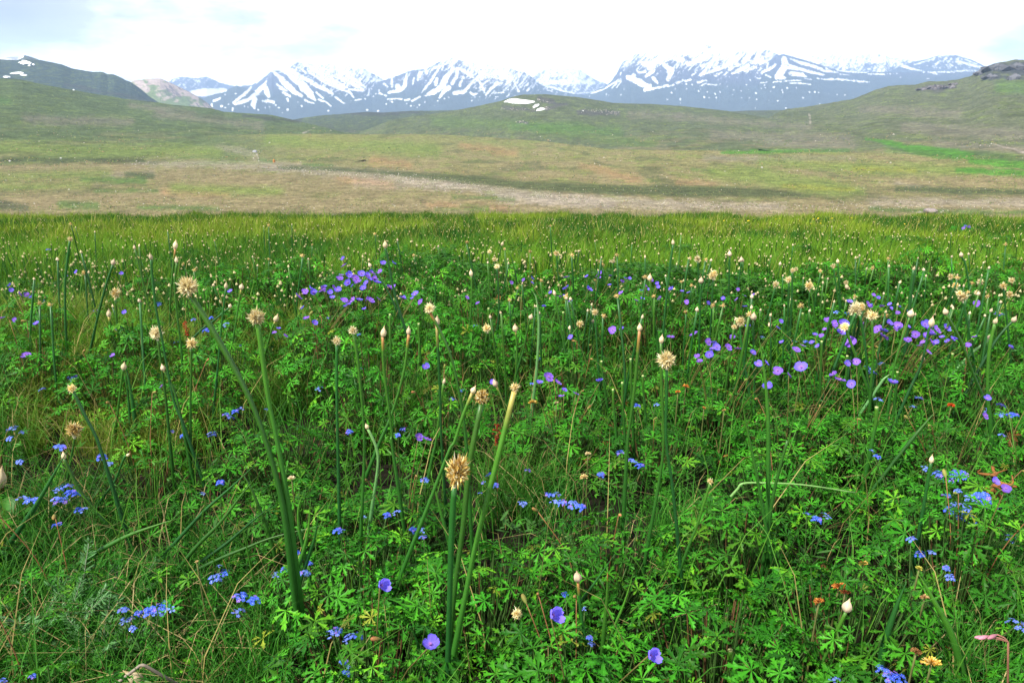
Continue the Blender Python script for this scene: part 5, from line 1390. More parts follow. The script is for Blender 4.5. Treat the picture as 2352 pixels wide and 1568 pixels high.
# --- right
onion('C', [(100,660),(104,530),(99,385)], 11, 'tuft', 48, 'cream head at the left of the right stalk crowd', 'dark')
onion('C', [(110,850),(114,650),(118,525)], 12, 'bud', 48, 'cream bud in front of the leftmost cream head at right', 'dark')
onion('C', [(180,850),(190,660),(198,500)], 12, 'tuft', 66, 'long ragged cream head on a dark stalk at right', 'dark', second=(206,455,54,'tuft'))
onion('C', [(295,690),(302,520),(307,350)], 12, 'bud', 44, 'white bud on the straight dark stalk, tallest of its crowd', 'dark')
onion('C', [(345,660),(364,520),(384,385)], 11, 'bud', 38, 'thin pale bud on a stalk leaning right beside the tallest white bud', 'dark')
onion('C', [(610,560),(624,480),(636,410)], 8, 'bud', 28, 'tiny pale bud standing alone right of the stalk crowd', 'mid')
onion('C', [(685,880),(688,700),(694,525)], 13, 'tuft', 52, 'cream head on a dark vertical stalk with many stalks around', 'dark')
onion('C', [(525,820),(570,680),(606,550)], 12, 'tuft', 46, 'cream head on a stalk leaning right, left of the vertical one', 'dark')
onion('C', [(700,890),(712,650),(716,455)], 13, 'tuft', 34, 'cream head just above another on the dark vertical stalk', 'dark', second=(745,432,34,'tuft'))
onion('C', [(870,860),(850,650),(828,570)], 10, 'tuft', 60, 'long cream tassel right of the dark vertical stalks', 'mid')
onion('C', [(1030,710),(1005,560),(984,425)], 11, 'tuft', 32, 'small cream head on the left of two close dark stalks', 'dark')
onion('C', [(1035,690),(1022,540),(1014,395)], 10, 'bud', 32, 'small white bud on the right of two close dark stalks', 'dark')
onion('C', [(1130,650),(1095,590),(1078,565)], 12, 'bud', 46, 'cream bud leaning left above the large white head', 'mid', second=(1070,520,36,'tuft'))
onion('C', [(1080,1120),(1115,900),(1130,740)], 17, 'tuft', 92, 'large white ragged head over two crossing stalks at right', 'dark', big=3, second=(1168,668,60,'tuft'))
onion('C', [(1210,1160),(1190,920),(1158,735)], 14, 'cut', 0, 'dark stalk crossing right below the large white head', 'dark')
onion('C', [(1230,1200),(1242,1000),(1238,765)], 17, 'tuft', 72, 'open cream head right of the large white ragged head', 'mid')
onion('C', [(1200,1190),(1130,1000),(1068,835)], 18, 'tuft', 66, 'blurred tan head on a thick stalk leaning left among violet blooms', 'mid')
onion('C', [(970,1130),(1040,950),(1130,720)], 17, 'cut', 0, 'dark slanting stalk behind the blurred tan head', 'dark')
onion('C', [(420,1150),(392,1000),(372,800)], 14, 'tuft', 72, 'white fluffy head on a dark stalk above the violet row', 'dark', second=(342,808,44,'tuft'))
onion('C', [(475,1450),(466,1100),(460,765)], 13, 'bud', 56, 'cream bud on a long dark stalk right of the white fluffy head', 'dark')
onion('C', [(600,890),(585,840),(574,810)], 11, 'bud', 34, 'tiny white bud low on a bent stalk right of the cream bud', 'mid')
onion('C', [(555,520,'F'),(560,0,'F'),(552,1300),(526,1050),(496,868)], 30, 'leaf', 0, 'bright green pointed leaf standing tall among violet blooms', 'light')
onion('C', [(548,570,'F'),(490,250,'F'),(440,1568),(410,1430),(388,1290)], 22, 'leaf', 0, 'narrow leaf left of the bright pointed leaf', 'mid')
onion('F', [(560,560),(600,300),(680,0),(690,1568,'C'),(760,1230,'C')], 24, 'leaf', 0, 'slanting leaf right of the bright pointed leaf', 'mid')
onion('C', [(1350,1300),(1380,1080),(1430,900),(1484,745)], 15, 'bud', 56, 'cream bud on a curved stalk over the right violet bank', 'light')
onion('C', [(1455,960),(1466,850),(1490,600),(1508,440)], 20, 'bud', 30, 'almost black thick stalk with a tiny pale bud at right', 'dark')
onion('C', [(1470,1250),(1560,1050),(1606,840),(1622,810)], 15, 'bud', 70, 'slim white bud among the right violet bank', 'dark')
onion('C', [(1975,1300),(1900,1120),(1815,900),(1722,730)], 17, 'bud', 46, 'pinkish bud on a long stalk slanting left at right', 'mid')
onion('C', [(1670,1220),(1780,1100),(1880,990),(1975,915),(1996,890)], 22, 'bud', 34, 'pale bent stalk with small white bud slanting up to the right', 'pale')
onion('C', [(2010,1440),(1992,1240),(2002,980),(2038,790)], 20, 'bud', 44, 'cream bud on a bluish curved stalk at far right', 'light')
onion('C', [(1900,1150),(2040,910),(2130,800),(2155,778)], 15, 'bud', 42, 'white bud on a dark slanting stalk at far right', 'dark')
onion('C', [(2130,880),(2110,700),(2095,560)], 11, 'tuft', 46, 'cream head in a cluster of heads at far right', 'dark', second=(2142,503,44,'tuft'))
onion('C', [(1905,1050),(1868,830),(1832,640)], 13, 'tuft', 62, 'ragged cream double head left of the far right cluster', 'dark', second=(1812,588,48,'tuft'))
onion('C', [(1765,680),(1772,600),(1777,560)], 10, 'tuft', 42, 'cream head left of the ragged double head', 'dark')
onion('C', [(1750,640),(1752,560),(1754,495)], 9, 'tuft', 36, 'smaller cream head behind the head left of the double head', 'dark')
onion('C', [(1960,640),(1950,580),(1944,535)], 9, 'tuft', 42, 'cream head right of the ragged double head', 'mid')
onion('C', [(1915,700),(1916,650),(1917,605)], 9, 'tuft', 38, 'cream head low right of the ragged double head', 'mid')
onion('C', [(2140,760),(2136,690),(2133,620)], 9, 'tuft', 44, 'cream head low at the far right edge cluster', 'mid')
onion('C', [(1870,640),(1868,530),(1846,400),(1820,352)], 11, 'bud', 34, 'white bud on an arched stalk, highest at far right', 'dark')
onion('C', [(1610,1240),(1590,1110),(1572,1035)], 13, 'bud', 46, 'small white bud on a short curved stalk below the right violet bank', 'mid')
onion('F', [(1560,500),(1590,320),(1622,130)], 20, 'bud', 56, 'greenish white bud on a stalk at right above the blue patch', 'dark')
onion('F', [(30,700),(100,520),(180,262)], 22, 'tuft', 44, 'small white tuft on a bright stalk right of bottom centre', 'light')
onion('F', [(850,1568),(960,1330),(1068,1100)], 28, 'bud', 88, 'ribbed tan bud on a slanting stalk near the orange heads', 'mid')
# --- leaves and cut stalks near the camera
onion('F', [(1285,1620),(1310,1350),(1385,1100),(1462,905)], 52, 'leaf', 0, 'dark green thick leaf at lower right', 'dark')
onion('F', [(1850,1600),(1760,1260),(1640,1030),(1528,835)], 46, 'leaf', 0, 'thick arched leaf bending right at lower right', 'light')
onion('F', [(310,1650),(310,1500),(311,1352)], 38, 'cut', 0, 'thick stalk cut flat at the bottom edge', 'light')
onion('F', [(470,1600),(492,1470),(525,1340)], 26, 'leaf', 0, 'small leaf right of the flat cut stalk', 'mid')
onion('E', [(1670,1620),(1620,1380),(1570,1150),(1545,900)], 22, 'bud', 84, 'pointed cream bud on a dark stalk right of bottom centre', 'dark', RED)
onion('E', [(1690,1640),(1712,1280),(1735,1010),(1738,845)], 34, 'leaf', 0, 'red tipped leaf standing up right of bottom centre', 'mid', (.55, .16, .04))
onion('E', [(1690,1520),(1765,1250),(1850,1040),(1908,845)], 24, 'leaf', 0, 'light green leaf leaning right beside the red tipped leaf', 'light')
onion('E', [(1290,1320),(1450,1180),(1650,920),(1787,725)], 32, 'leaf', 0, 'dark blue green leaf slanting up right behind the pointed bud', 'dark')
onion('E', [(620,1600),(545,1480),(500,1310),(444,1175)], 36, 'leaf', 0, 'thick leaf bending left beside the central stalks', 'dark')
onion('E', [(1800,1540),(1870,1440),(1930,1350)], 22, 'leaf', 0, 'short leaf right of the red tipped leaf', 'light')
onion('E', [(700,1500),(760,1280),(800,1040)], 34, 'leaf', 0, 'yellow green sheath leaf with orange tip beside the central stalks', 'light', (.5, .25, .06))
onion('E', [(690,600),(650,450),(620,330),(575,170)], 25, 'leaf', 0, 'yellow green leaf leaning left behind the shaggy brown head', 'light')
onion('E', [(195,470),(215,330),(240,130),(225,20),(172,1475,'B')], 24, 'bud', 46, 'small cream bud on a pale bluish bent stalk left of centre', 'pale')
onion('D', [(-20,780),(110,590),(240,400),(350,210),(440,50)], 34, 'leaf', 0, 'long dark leaf slanting across the left edge', 'dark')
onion('D', [(705,545),(620,440),(530,320),(460,190),(418,105)], 25, 'bud', 52, 'white bud at the top of a dark curved stalk at left', 'mid')
onion('D', [(590,742),(720,665),(850,600),(1000,545),(1160,492)], 30, 'leaf', 0, 'bright green leaf lying low and slanting right at left', 'light', foot_h=.10)
onion('D', [(1080,730),(1200,590),(1350,430),(1520,280),(1690,120)], 25, 'leaf', 0, 'upper of the slanting dark leaves left of centre', 'dark', foot_h=.08)
onion('D', [(1165,825),(1300,660),(1440,520),(1570,350),(1680,215)], 26, 'leaf', 0, 'second of the slanting dark leaves left of centre', 'mid', foot_h=.08)
onion('D', [(1285,802),(1400,715),(1500,640),(1650,510),(1795,395)], 25, 'leaf', 0, 'third of the slanting dark leaves left of centre', 'dark', foot_h=.08)
onion('D', [(1265,842),(1450,750),(1620,680),(1800,612),(2180,520)], 25, 'leaf', 0, 'lowest and longest of the slanting leaves left of centre', 'mid', foot_h=.08)
onion('D', [(1677,1000),(1650,860),(1620,720),(1572,495)], 21, 'leaf', 0, 'upright thin leaf in front of the slanting leaves', 'mid')
onion('D', [(1815,820),(1770,640),(1700,440),(1625,270),(1552,150)], 30, 'leaf', 0, 'flat bluish leaf leaning left behind the two thick stalks', 'mid')
onion('D', [(1985,700),(1955,560),(1950,430),(1988,308)], 26, 'leaf', 0, 'curved leaf right of the two thick stalks', 'light')
onion('D', [(1940,830),(1985,700),(2015,560),(2030,365)], 30, 'leaf', 0, 'middle curved leaf right of the two thick stalks', 'light')
onion('D', [(1990,820),(2030,700),(2060,600),(2085,440)], 28, 'leaf', 0, 'dark straight leaf right of the two thick stalks', 'dark')
onion('D', [(330,1580),(290,1530),(240,1470),(188,1358)], 27, 'leaf', 0, 'short leaf bending left at the bottom left corner', 'mid')
onion('D', [(1640,1120),(1590,1060),(1530,950),(1458,760)], 20, 'leaf', 0, 'leaf with a brown tip beside the blue clusters at lower left', 'mid', (.45, .2, .06))
onion('D', [(1120,1640),(1010,1590),(930,1560)], 40, 'bud', 128, 'large papery white bud at the bottom edge of the photo', 'pale')
onion('D', [(-25,520),(-20,380),(-8,290)], 34, 'bud', 130, 'tan bud cut by the left edge of the photo', 'mid', RED)
onion('D', [(640,405),(700,320),(755,240),(810,100),(832,85)], 13, 'bud', 30, 'tiny white bud on a dark hooked stalk at left', 'dark')
onion('C', [(1480,1568),(1560,1470),(1660,1355)], 20, 'leaf', 0, 'slanting thin leaf below the greenish white bud', 'mid')
onion('C', [(1240,1550),(1262,1440),(1268,1335)], 26, 'cut', 0, 'stalk with a flat cut top at right in the leaves', 'mid')
onion('C', [(1280,1200),(1315,1150),(1360,1115)], 16, 'leaf', 0, 'short pale leaf pointing right under the violet bank', 'pale')
for q, (x, y, y2, lb) in enumerate([(1795,720,900,'first cut green stalk left of the long cream tassel'),(905,905,1160,'cut stalk right of the violet row'),(1400,1105,1210,'short cut stalk under the single bank of blooms'),(1820,1130,1240,'cut stalk near the far right slanting stalks'),(1760,985,1190,'thin cut stalk by the pinkish bud stalk'),(1072,1000,1150,'cut stalk under the blurred tan head')]):
    onion('C', [(x - 5, y2), (x, (y + y2) / 2), (x + 4, y)] if x != 1795 else [(790,900),(788,800),(785,722)], 15, 'cut', 0, lb, 'mid')
for q, (x, y, y2, lb) in enumerate([(1700,1035,1150,'short cut stalk above the dark gap right of centre'),(1970,1130,1330,'cut stalk left of the drooping straw tuft'),(1835,1175,1440,'cut stalk pair left one, right of centre'),(1775,1220,1420,'cut stalk slanting beside the cut pair'),(1845,1010,1180,'thin cut stalk above the cut pair'),(1890,1020,1400,'thin tall cut stalk right of the cut pair'),(1605,1035,1150,'yellow tipped cut stalk above a violet bloom'),(505,790,1000,'thin cut stalk left of the white fluffy pair'),(318,730,1100,'thin straight stalk right of the slim pale bud'),(962,690,880,'thin cut stalk at centre behind yellowish head'),(1450,715,900,'cut stalk beside the leaning ragged bud')]):
    onion('B', [(x + 12, y2), (x + 3, (y + y2) / 2), (x, y)], 15, 'cut', 0, lb, 'mid')

# --- smaller onions of the middle meadow: copies of a few protos
protos = []
for q in range(7):
    h = 1.0; b = (rnd(-.16, .16), rnd(-.1, .1))
    P = [(0, 0, -.02), (b[0] * .25, b[1] * .25, .45), (b[0], b[1], 1.0)]
    protos.append((stem_mesh(P, .0125, .0085, ('dark', 'dark', 'mid')[q % 3], k=5, n=8), b))
have = [(-9, -9)]
cnt = 0
rk_ = np.random.default_rng(515)
mid = []
while len(mid) < 170:
    u = rk_.uniform(-10, 2362); v = 512 + 210 * rk_.random() ** 1.2
    if rk_.random() < .45: u = rk_.uniform(1150, 2352); v = rk_.uniform(585, 735)
    if v > 640 and u < 1150 and rk_.random() < .45: continue
    if 720 < u < 1120 and v > 600: continue
    mid.append((u, v))
for n, (u, v) in enumerate(sorted(mid, key=lambda q: -q[1])):
    hgt = rnd(.24, .42)
    P = hit(u, v, hgt)
    if P.y > 16: P = hit(u, v, .15); hgt = .15
    zg = float(ground_z(P.x, P.y))
    sz = rnd(.012, .018) if n % 3 else rnd(.017, .026)
    tuft = n % 3 == 0
    t = thing('wild_onion', label_at('small cream onion head' if tuft else 'small pale onion bud', u, v), 'onion', (P.x, P.y, zg), rnd(0, 6.28), 'small wild onions of the middle meadow')
    me, b = protos[n % 7]
    obj('stem', me, t, scale=(hgt * .8, hgt * .8, hgt) if False else (hgt, hgt, hgt))
    tip = Vector((b[0] * hgt, b[1] * hgt, hgt * .995))
    if tuft: obj('flower_head', TUFT_LOW[n % 3], t, tip, (rnd(-.3, .3), rnd(-.3, .3), 0), sz * .62)
    else: obj('bud', OBUD[n % 4], t, tip, (rnd(-.3, .3), rnd(-.3, .3), 0), sz)
# --- countless little heads further off, one mass
ff = MB(); rf = np.random.default_rng(8)
n = 3400
uu = rf.uniform(-60, 2412, n); vv = 496 + 190 * rf.random(n) ** 1.7
PP = hits(uu, vv, .2)
for q in range(n):
    P = PP[q]
    if P[1] > 20: continue
    zg = float(ground_z(P[0], P[1])); h = .12 + .10 * rf.random(); s = .004 + .005 * rf.random()
    lean = rf.normal(size=2) * .03
    top = np.array([P[0] + lean[0], P[1] + lean[1], zg + h]); bot = np.array([P[0], P[1], zg])
    w_ = np.array([.0036, 0, 0])
    ff.add([bot - w_, bot + w_, top + w_, top - w_], [.022, .085, .012], [[0, 1, 2, 3]])
    c = np.array([.74, .64, .34]) * (.6 + .5 * rf.random())
    ff.add(octa * np.array([s, s, s * 1.5]) + top, c, None, oct_t)
tag(obj('pale_flower_heads', ff.mesh('pale_flower_heads', M_STRAW, False)), 'countless tiny pale flower heads dotted over the far meadow', 'flowers', kind='stuff')

# ================================================================== FORGET-ME-NOTS
def fmn_cluster(seed, n, light=0.0):
    r = np.random.default_rng(seed); mb = MB()
    for q in range(n):
        t = (q + .5) / n; a = q * 2.4 + r.normal() * .3; rad = math.sqrt(t) * .82
        c = np.array([rad * math.cos(a), rad * math.sin(a), .45 * (1 - rad ** 2) + r.normal() * .06])
        nr = np.array([c[0] * .8, c[1] * .8 - .35, .9]) + r.normal(size=3) * .2
        R = .27 * (.8 + .4 * r.random())
        V = []; Q = []
        for k in range(5):
            b = k * 1.2566; 
            for (rr_, aa) in ((.12, -.3), (.12, .3), (.7, .52), (1.0, .3), (1.0, -.3), (.7, -.52)):
                V.append([R * rr_ * math.cos(b + aa), R * rr_ * math.sin(b + aa), .03 * R * (rr_ > .5)])
            o = 6 * k; Q += [[o, o + 1, o + 2, o + 5], [o + 5, o + 2, o + 3, o + 4]]
        col_ = np.array([.055, .125, .80]) * (1 - light) + np.array([.30, .40, .92]) * light
        col_ = col_ * (.8 + .4 * r.random()); 
        if r.random() < .12: col_ = np.array([.30, .16, .70])
        mb.add(orient(np.array(V), nr, r.random() * 6) + c, col_, Q)
        e_ = orient(np.array([[.14 * R * math.cos(z), .14 * R * math.sin(z), .05 * R] for z in np.arange(5) * 1.2566]), nr, 0) + c
        mb.add(e_, (.85, .80, .55), None, [[0, 1, 2], [0, 2, 3], [0, 3, 4]])
    return mb.mesh('flower_cluster', M_PETAL, False)
FMN = [fmn_cluster(400 + q, (14, 10, 18, 7)[q], (.15, .35, .05, .5)[q]) for q in range(4)]
fm = []
def fmn(c, *ps):
    for p in ps:
        u, v = cq(c, p[0], p[1]); fm.append((u, v, p[2] * KQ))
fmn('A', (620,715,36),(1035,668,34),(770,820,36),(1355,840,50),(1480,803,42),(1265,765,28),(1380,755,26),(475,1150,48),(270,1225,40),(95,1485,64),(60,1545,36),(150,1500,34),(1475,1388,36),(1505,1405,44),(1535,1368,40),(1580,1350,44),(1385,1515,54),(1195,1525,30),(1115,1500,36),(1745,1355,30),(2090,1220,46),(2145,755,30),(2065,855,36),(2000,855,26),(290,645,26),(300,660,26),(320,310,26),(1150,920,34),(1580,935,26))
fmn('B', (115,862,24),(860,808,22),(885,808,24),(860,835,22),(440,795,22),(730,1290,48),(785,1235,38),(1245,1185,28),(1295,1020,22),(405,1485,44),(370,1520,32),(50,1500,40),(1930,1330,42),(2055,1320,32),(130,1090,36))
fmn('C', (725,910,28),(800,910,28),(1070,730,32),(2055,730,30),(2095,735,26),(1215,1090,52),(1240,1120,40),(1295,1055,34),(1265,1290,54),(1540,1280,46),(1505,1335,34),(2080,1330,42),(2085,1390,50),(2155,1395,50),(1990,1360,36),(2090,1525,40),(520,880,26),(1000,720,34))
fmn('D', (420,300,80),(460,335,60),(385,320,50),(400,390,70),(370,375,50),(500,345,50),(150,375,60),(210,390,70),(515,445,48),(550,445,48),(375,545,56),(390,35,54),(125,130,40),(665,100,54),(710,140,38),(1440,262,46),(1325,332,32),(1405,890,80),(1465,855,62),(1435,810,36),(1570,1015,84),(1660,1035,74),(1565,1115,78),(805,1100,54),(905,1115,42),(810,1165,52),(855,1155,42),(865,1215,46),(985,1105,78),(1030,1130,60),(1065,1070,72),(1110,1090,52),(1990,860,62),(1855,830,42),(1805,865,52),(2020,790,36),(2175,1255,96),(2205,1230,60),(2205,580,56),(215,1528,40),(20,1555,42),(1940,720,40))
fmn('E', (60,1270,80),(110,1265,70),(40,1295,50),(1175,405,68),(1350,345,56),(1405,340,58),(1390,395,56),(1445,395,58),(1515,410,66),(1565,425,58),(980,215,58),(930,262,30),(1000,285,52),(905,330,32),(545,250,50),(365,462,52),(300,475,46),(155,485,30),(470,570,48),(530,575,50),(540,620,56),(10,580,40),(1820,70,48),(1895,130,66),(1950,155,52),(1695,210,42),(1215,185,40),(1590,1085,38),(1620,1275,42),(1635,1315,44),(1460,990,40),(15,1430,50),(50,1460,34),(30,1510,56))
fmn('F', (1575,170,36),(1670,215,60),(1715,210,60),(1695,240,50),(1800,215,84),(1775,250,58),(1795,318,42),(1720,350,44),(1890,370,78),(1960,365,78),(2030,415,60),(1945,405,60),(1830,440,78),(1745,445,58),(1770,405,50),(1870,475,42),(1810,492,50),(1890,525,42),(1490,635,58),(1550,730,54),(1615,720,52),(810,465,42),(875,505,60),(935,480,56),(1745,880,52),(2130,625,78),(2180,1190,96),(1270,95,40),(1240,60,36),(1310,1495,86),(1350,1550,70),(1400,1545,90),(1000,1560,70),(1720,820,36))
FP = []
for u, v, s in fm:
    FP.append(hit(u, v, .19 if leafiness(u, v) > .3 else .13))
groups = []
for q, P in enumerate(FP):
    for g in groups:
        if len(g) < 12 and math.hypot(FP[g[0]].x - P.x, FP[g[0]].y - P.y) < .10 + .012 * P.y: g.append(q); break
    else: groups.append([q])
def leaf_pair(mb, base, r, n, size, colr):
    for _ in range(n):
        a = r.random() * 6.283; z = r.random() * .55
        d = np.array([math.cos(a), math.sin(a), .35]); s_ = np.array([-math.sin(a), math.cos(a), 0]) * size * .13
        p = base * z; mb.add([p - s_ * .4, p + s_ * .4, p + d * size * .6 + s_, p + d * size * .6 - s_, p + d * size], colr, [[0, 1, 2, 3]], [[3, 2, 4]])
for n, g in enumerate(groups):
    r = np.random.default_rng(900 + n)
    cx = sum(FP[q].x for q in g) / len(g); cy = sum(FP[q].y for q in g) / len(g) + .015
    zg = float(ground_z(cx, cy)); base = Vector((cx, cy, zg))
    um = sum(fm[q][0] for q in g) / len(g); vm = sum(fm[q][1] for q in g) / len(g)
    k = len(g)
    t = thing('forget_me_not', label_at('blue forget-me-not with %s cluster%s' % (NUMW[k], '' if k == 1 else 's'), um, vm), 'forget-me-not', base, 0, 'blue forget-me-nots in the meadow')
    lv = MB()
    for q in g:
        P = FP[q] - base; D = FP[q].length
        R = fm[q][2] / FPX * D * .74
        obj('flower_cluster', FMN[(q + n) % 4], t, P, (rnd(-.35, .25), rnd(-.3, .3), rnd(0, 6.28)), R)
        obj('flower_stalk', thin_stalk('flower_stalk', (P.x * .15, P.y * .15, -.01), P, .0013, .001, (.05, .10, .025), .1), t)
        leaf_pair(lv, np.array(P), r, 4, .035, (.055, .15, .03))
    obj('foliage', lv.mesh('foliage', M_LEAF, False), t)

# ================================================================== other plants
def low_head(c, x, y, size, label, cols, h=.2, flat=.35, n=150):
    u, v = cq(c, x, y); P = hit(u, v, h); zg = float(ground_z(P.x, P.y))
    t = thing('dried_flower', label, 'dried flower', (P.x, P.y + .01, zg), 0, 'dried flower heads low in the leaves')
    s = size * KQ / FPX * P.length * .5
    r = np.random.default_rng(int(x)); mb = MB()
    for q in range(n):
        d = r.normal(size=3); d[2] = abs(d[2]) * .8 - .15; d /= np.linalg.norm(d); e_ = d * (.6 + .5 * r.random()) * np.array([1, 1, .75])
        sd_ = np.cross(d, r.normal(size=3)); sd_ /= np.linalg.norm(sd_); w_ = .05 + .05 * r.random()
        cl = np.array(cols[r.integers(len(cols))]) * (.65 + .6 * r.random())
        mb.add([d * .1 - sd_ * w_ * .4, d * .1 + sd_ * w_ * .4, e_ + sd_ * w_, e_ - sd_ * w_, e_ * 1.12], [cl * .5, cl * .5, cl, cl, cl], [[0, 1, 2, 3]], [[3, 2, 4]])
    obj('flower_head', mb.mesh('flower_head', M_STRAW, False), t, Vector((0, -.01, P.z - zg)), (rnd(-.5, 0), rnd(-.3, .3), 0), s)
    obj('stem', thin_stalk('stem', (0, 0, -.01), (0, -.01, P.z - zg), .0022, .0016, (.12, .13, .04)), t)
OG = [(.72, .25, .05), (.50, .13, .03), (.80, .40, .10)]; YL = [(.85, .55, .10), (.75, .42, .06), (.80, .62, .22)]; BN = [(.30, .14, .05), (.42, .22, .08)]
low_head('F', 1020, 935, 80, 'largest orange brown seed head low in the leaves at right', OG)
low_head('F', 1062, 975, 66, 'rusty brown seed head touching the largest orange one', [(.45, .12, .04), (.32, .10, .04)])
low_head('F', 890, 1035, 68, 'round orange seed head left of the largest orange brown one', OG)
low_head('F', 1180, 790, 56, 'small yellowish dried head above the orange heads', YL)
low_head('F', 1580, 1010, 56, 'peach coloured dried head beside the thick arched leaf', [(.85, .50, .22), (.75, .55, .25)])
low_head('F', 1625, 1440, 112, 'bright yellow dried head near the bottom right corner', YL)
low_head('F', 1525, 1365, 66, 'dull brown dried head above the bright yellow one', BN)
low_head('F', 1545, 820, 42, 'small greenish yellow head at the tip of the arched leaf', [(.60, .62, .12), (.7, .6, .1)])
low_head('C', 20, 1200, 44, 'orange seed head among leaves right of the drooping straw tuft', OG)
low_head('B', 2200, 1235, 34, 'small orange knob among leaves below the drooping straw tuft', OG)
low_head('C', 1755, 1325, 42, 'bright red flower head in the leaves at right', [(.65, .06, .02), (.5, .08, .02)])
low_head('C', 140, 1340, 26, 'tiny orange knob at lower right of the centre leaves', OG)
low_head('C', 270, 1355, 24, 'tiny pale orange knob right of the tiny orange knob', [(.8, .5, .2)])
low_head('B', 1250, 1305, 56, 'straw coloured open head among leaves right of the double head', YL)
low_head('B', 1405, 1307, 34, 'round cream knob right of the straw coloured open head', [(.8, .66, .4)])
low_head('E', 1585, 225, 60, 'cream catkin like head right of the central stalks', [(.80, .66, .30), (.7, .5, .2)])
low_head('E', 1612, 72, 42, 'small cream head above the catkin like head', [(.80, .66, .36)])
low_head('D', 1905, 232, 50, 'small cream knob right of the two thick stalks', [(.85, .7, .45)])
low_head('D', 1285, 775, 26, 'tiny pale bud lying by the slanting leaves', [(.8, .62, .3)])
for c, x, y, y0, lb in (('B', 1018, 1510, 1580, 'red sorrel spike left of the double head stalk'), ('A', 1215, 820, 900, 'dark red sorrel spike beside the white starry head')):
    u, v = cq(c, x, y); P = hit(u, v, .24); zg = float(ground_z(P.x, P.y)); H = P.z - zg + .02
    t = thing('sorrel', lb, 'sorrel', (P.x, P.y, zg)); r = np.random.default_rng(int(x)); mb = MB()
    for q in range(40):
        p = np.array([r.normal() * .004, r.normal() * .004, H - .05 + .055 * r.random()]); mb.add(octa * .0035 + p, np.array([.34, .05, .02]) * (.4 + .8 * r.random()), None, oct_t)
    obj('flower_spike', mb.mesh('flower_spike', M_STRAW, False), t); obj('stem', thin_stalk('stem', (0, 0, -.01), (0, 0, H), .0016, .001, (.25, .10, .04)), t)
# nodding pink buds at lower right
u, v = cq('F', 2080, 1300); P = hit(u, v, .25); zg = float(ground_z(P.x, P.y)); H = P.z - zg
t = thing('nodding_geranium', 'geranium with three nodding pink buds at lower right', 'geranium', (P.x + .01, P.y, zg))
obj('stem', thin_stalk('stem', (.03, 0, -.01), (0, 0, H), .002, .0015, (.22, .10, .06)), t)
for dx_, dz_ in ((-.055, -.022), (-.05, -.008), (-.03, .004)):
    obj('bud_stalk', thin_stalk('bud_stalk', (0, 0, H), (dx_ * .6, 0, H + .012 + dz_ * .2), .0012, .001, (.32, .14, .10)), t)
    mb = MB(); z = np.linspace(0, 1, 8); tube(mb, np.stack([z * 0, z * 0, z], -1), .2 * np.sin(np.pi * np.clip(z * .8 + .08, 0, 1)), np.array([[.42, .17, .22]] * 8) * (.7 + .5 * z[:, None]), 7)
    obj('bud', mb.mesh('bud', M_STEM), t, (dx_ * .6, 0, H + .012 + dz_ * .2), (rnd(-.4, .4), -1.9 - dz_ * 12, 0), .015)
# silvery wormwood at lower left
def wormwood(c, x, y, s, label, seed):
    u, v = cq(c, x, y); P = hit(u, v, .03); r = np.random.default_rng(seed)
    t = thing('wormwood', label, 'wormwood', (P.x, P.y, float(ground_z(P.x, P.y)) - .005), 0, 'silvery wormwood in the short grass')
    lf, st_ = MB(), MB()
    for q in range(9):
        a = r.random() * 6.283; ln = 1.0 * s * (.6 + .6 * r.random()); e_ = np.array([math.cos(a) * .75, math.sin(a) * .75, .75 + .4 * r.random()]) * ln
        Pm = catmull([np.zeros(3), e_ * .5 + np.array([0, 0, ln * .12]), e_], 14); tube(st_, Pm, np.linspace(.0015, .0008, 14), (.20, .24, .15), 4)
        for k in range(3, 14):
            for sgn in (-1, 1):
                d0 = np.array([-math.sin(a), math.cos(a), .1]) * sgn + np.array([math.cos(a), math.sin(a), .5]) * .8
                for m in range(3):
                    d = d0 + r.normal(size=3) * .4; d /= np.linalg.norm(d); L2 = ln * .20 * (1.2 - k / 20) * (.7 + .6 * r.random())
                    sd_ = np.cross(d, [0, 0, 1]); sd_ /= np.linalg.norm(sd_) + 1e-6; sd_ *= L2 * .11
                    b = Pm[k]; cl = np.array([.11, .26, .09]) * (.7 + .6 * r.random())
                    lf.add([b - sd_ * .4, b + sd_ * .4, b + d * L2 * .7 + sd_, b + d * L2 * .7 - sd_, b + d * L2], cl, [[0, 1, 2, 3]], [[3, 2, 4]])
    obj('foliage', lf.mesh('foliage', M_LEAF, False), t); obj('stem', st_.mesh('stem', M_STEM), t)
for q, (x, y, s, lb) in enumerate([(190,1270,.12,'pale silvery wormwood sprig nearest the bottom left corner'),(390,1290,.11,'silvery wormwood right of the pale sprig at bottom left'),(510,1140,.12,'taller wormwood sprig behind the pale sprigs at bottom left'),(640,1110,.10,'wormwood clump left of the blue clusters in short grass'),(640,1390,.10,'pale leaved wormwood in front of the blue clusters in grass'),(880,1270,.08,'wormwood right in front of the small blue clusters'),(850,1010,.09,'wormwood behind the small blue clusters'),(560,1000,.09,'wormwood half hidden in grass above the bottom left sprigs'),(760,1330,.08,'wormwood between the pale leaved one and blue clusters'),(280,1120,.10,'wormwood at the left above the pale silvery sprig')]):
    wormwood('D', x, y, s, lb, 600 + q)
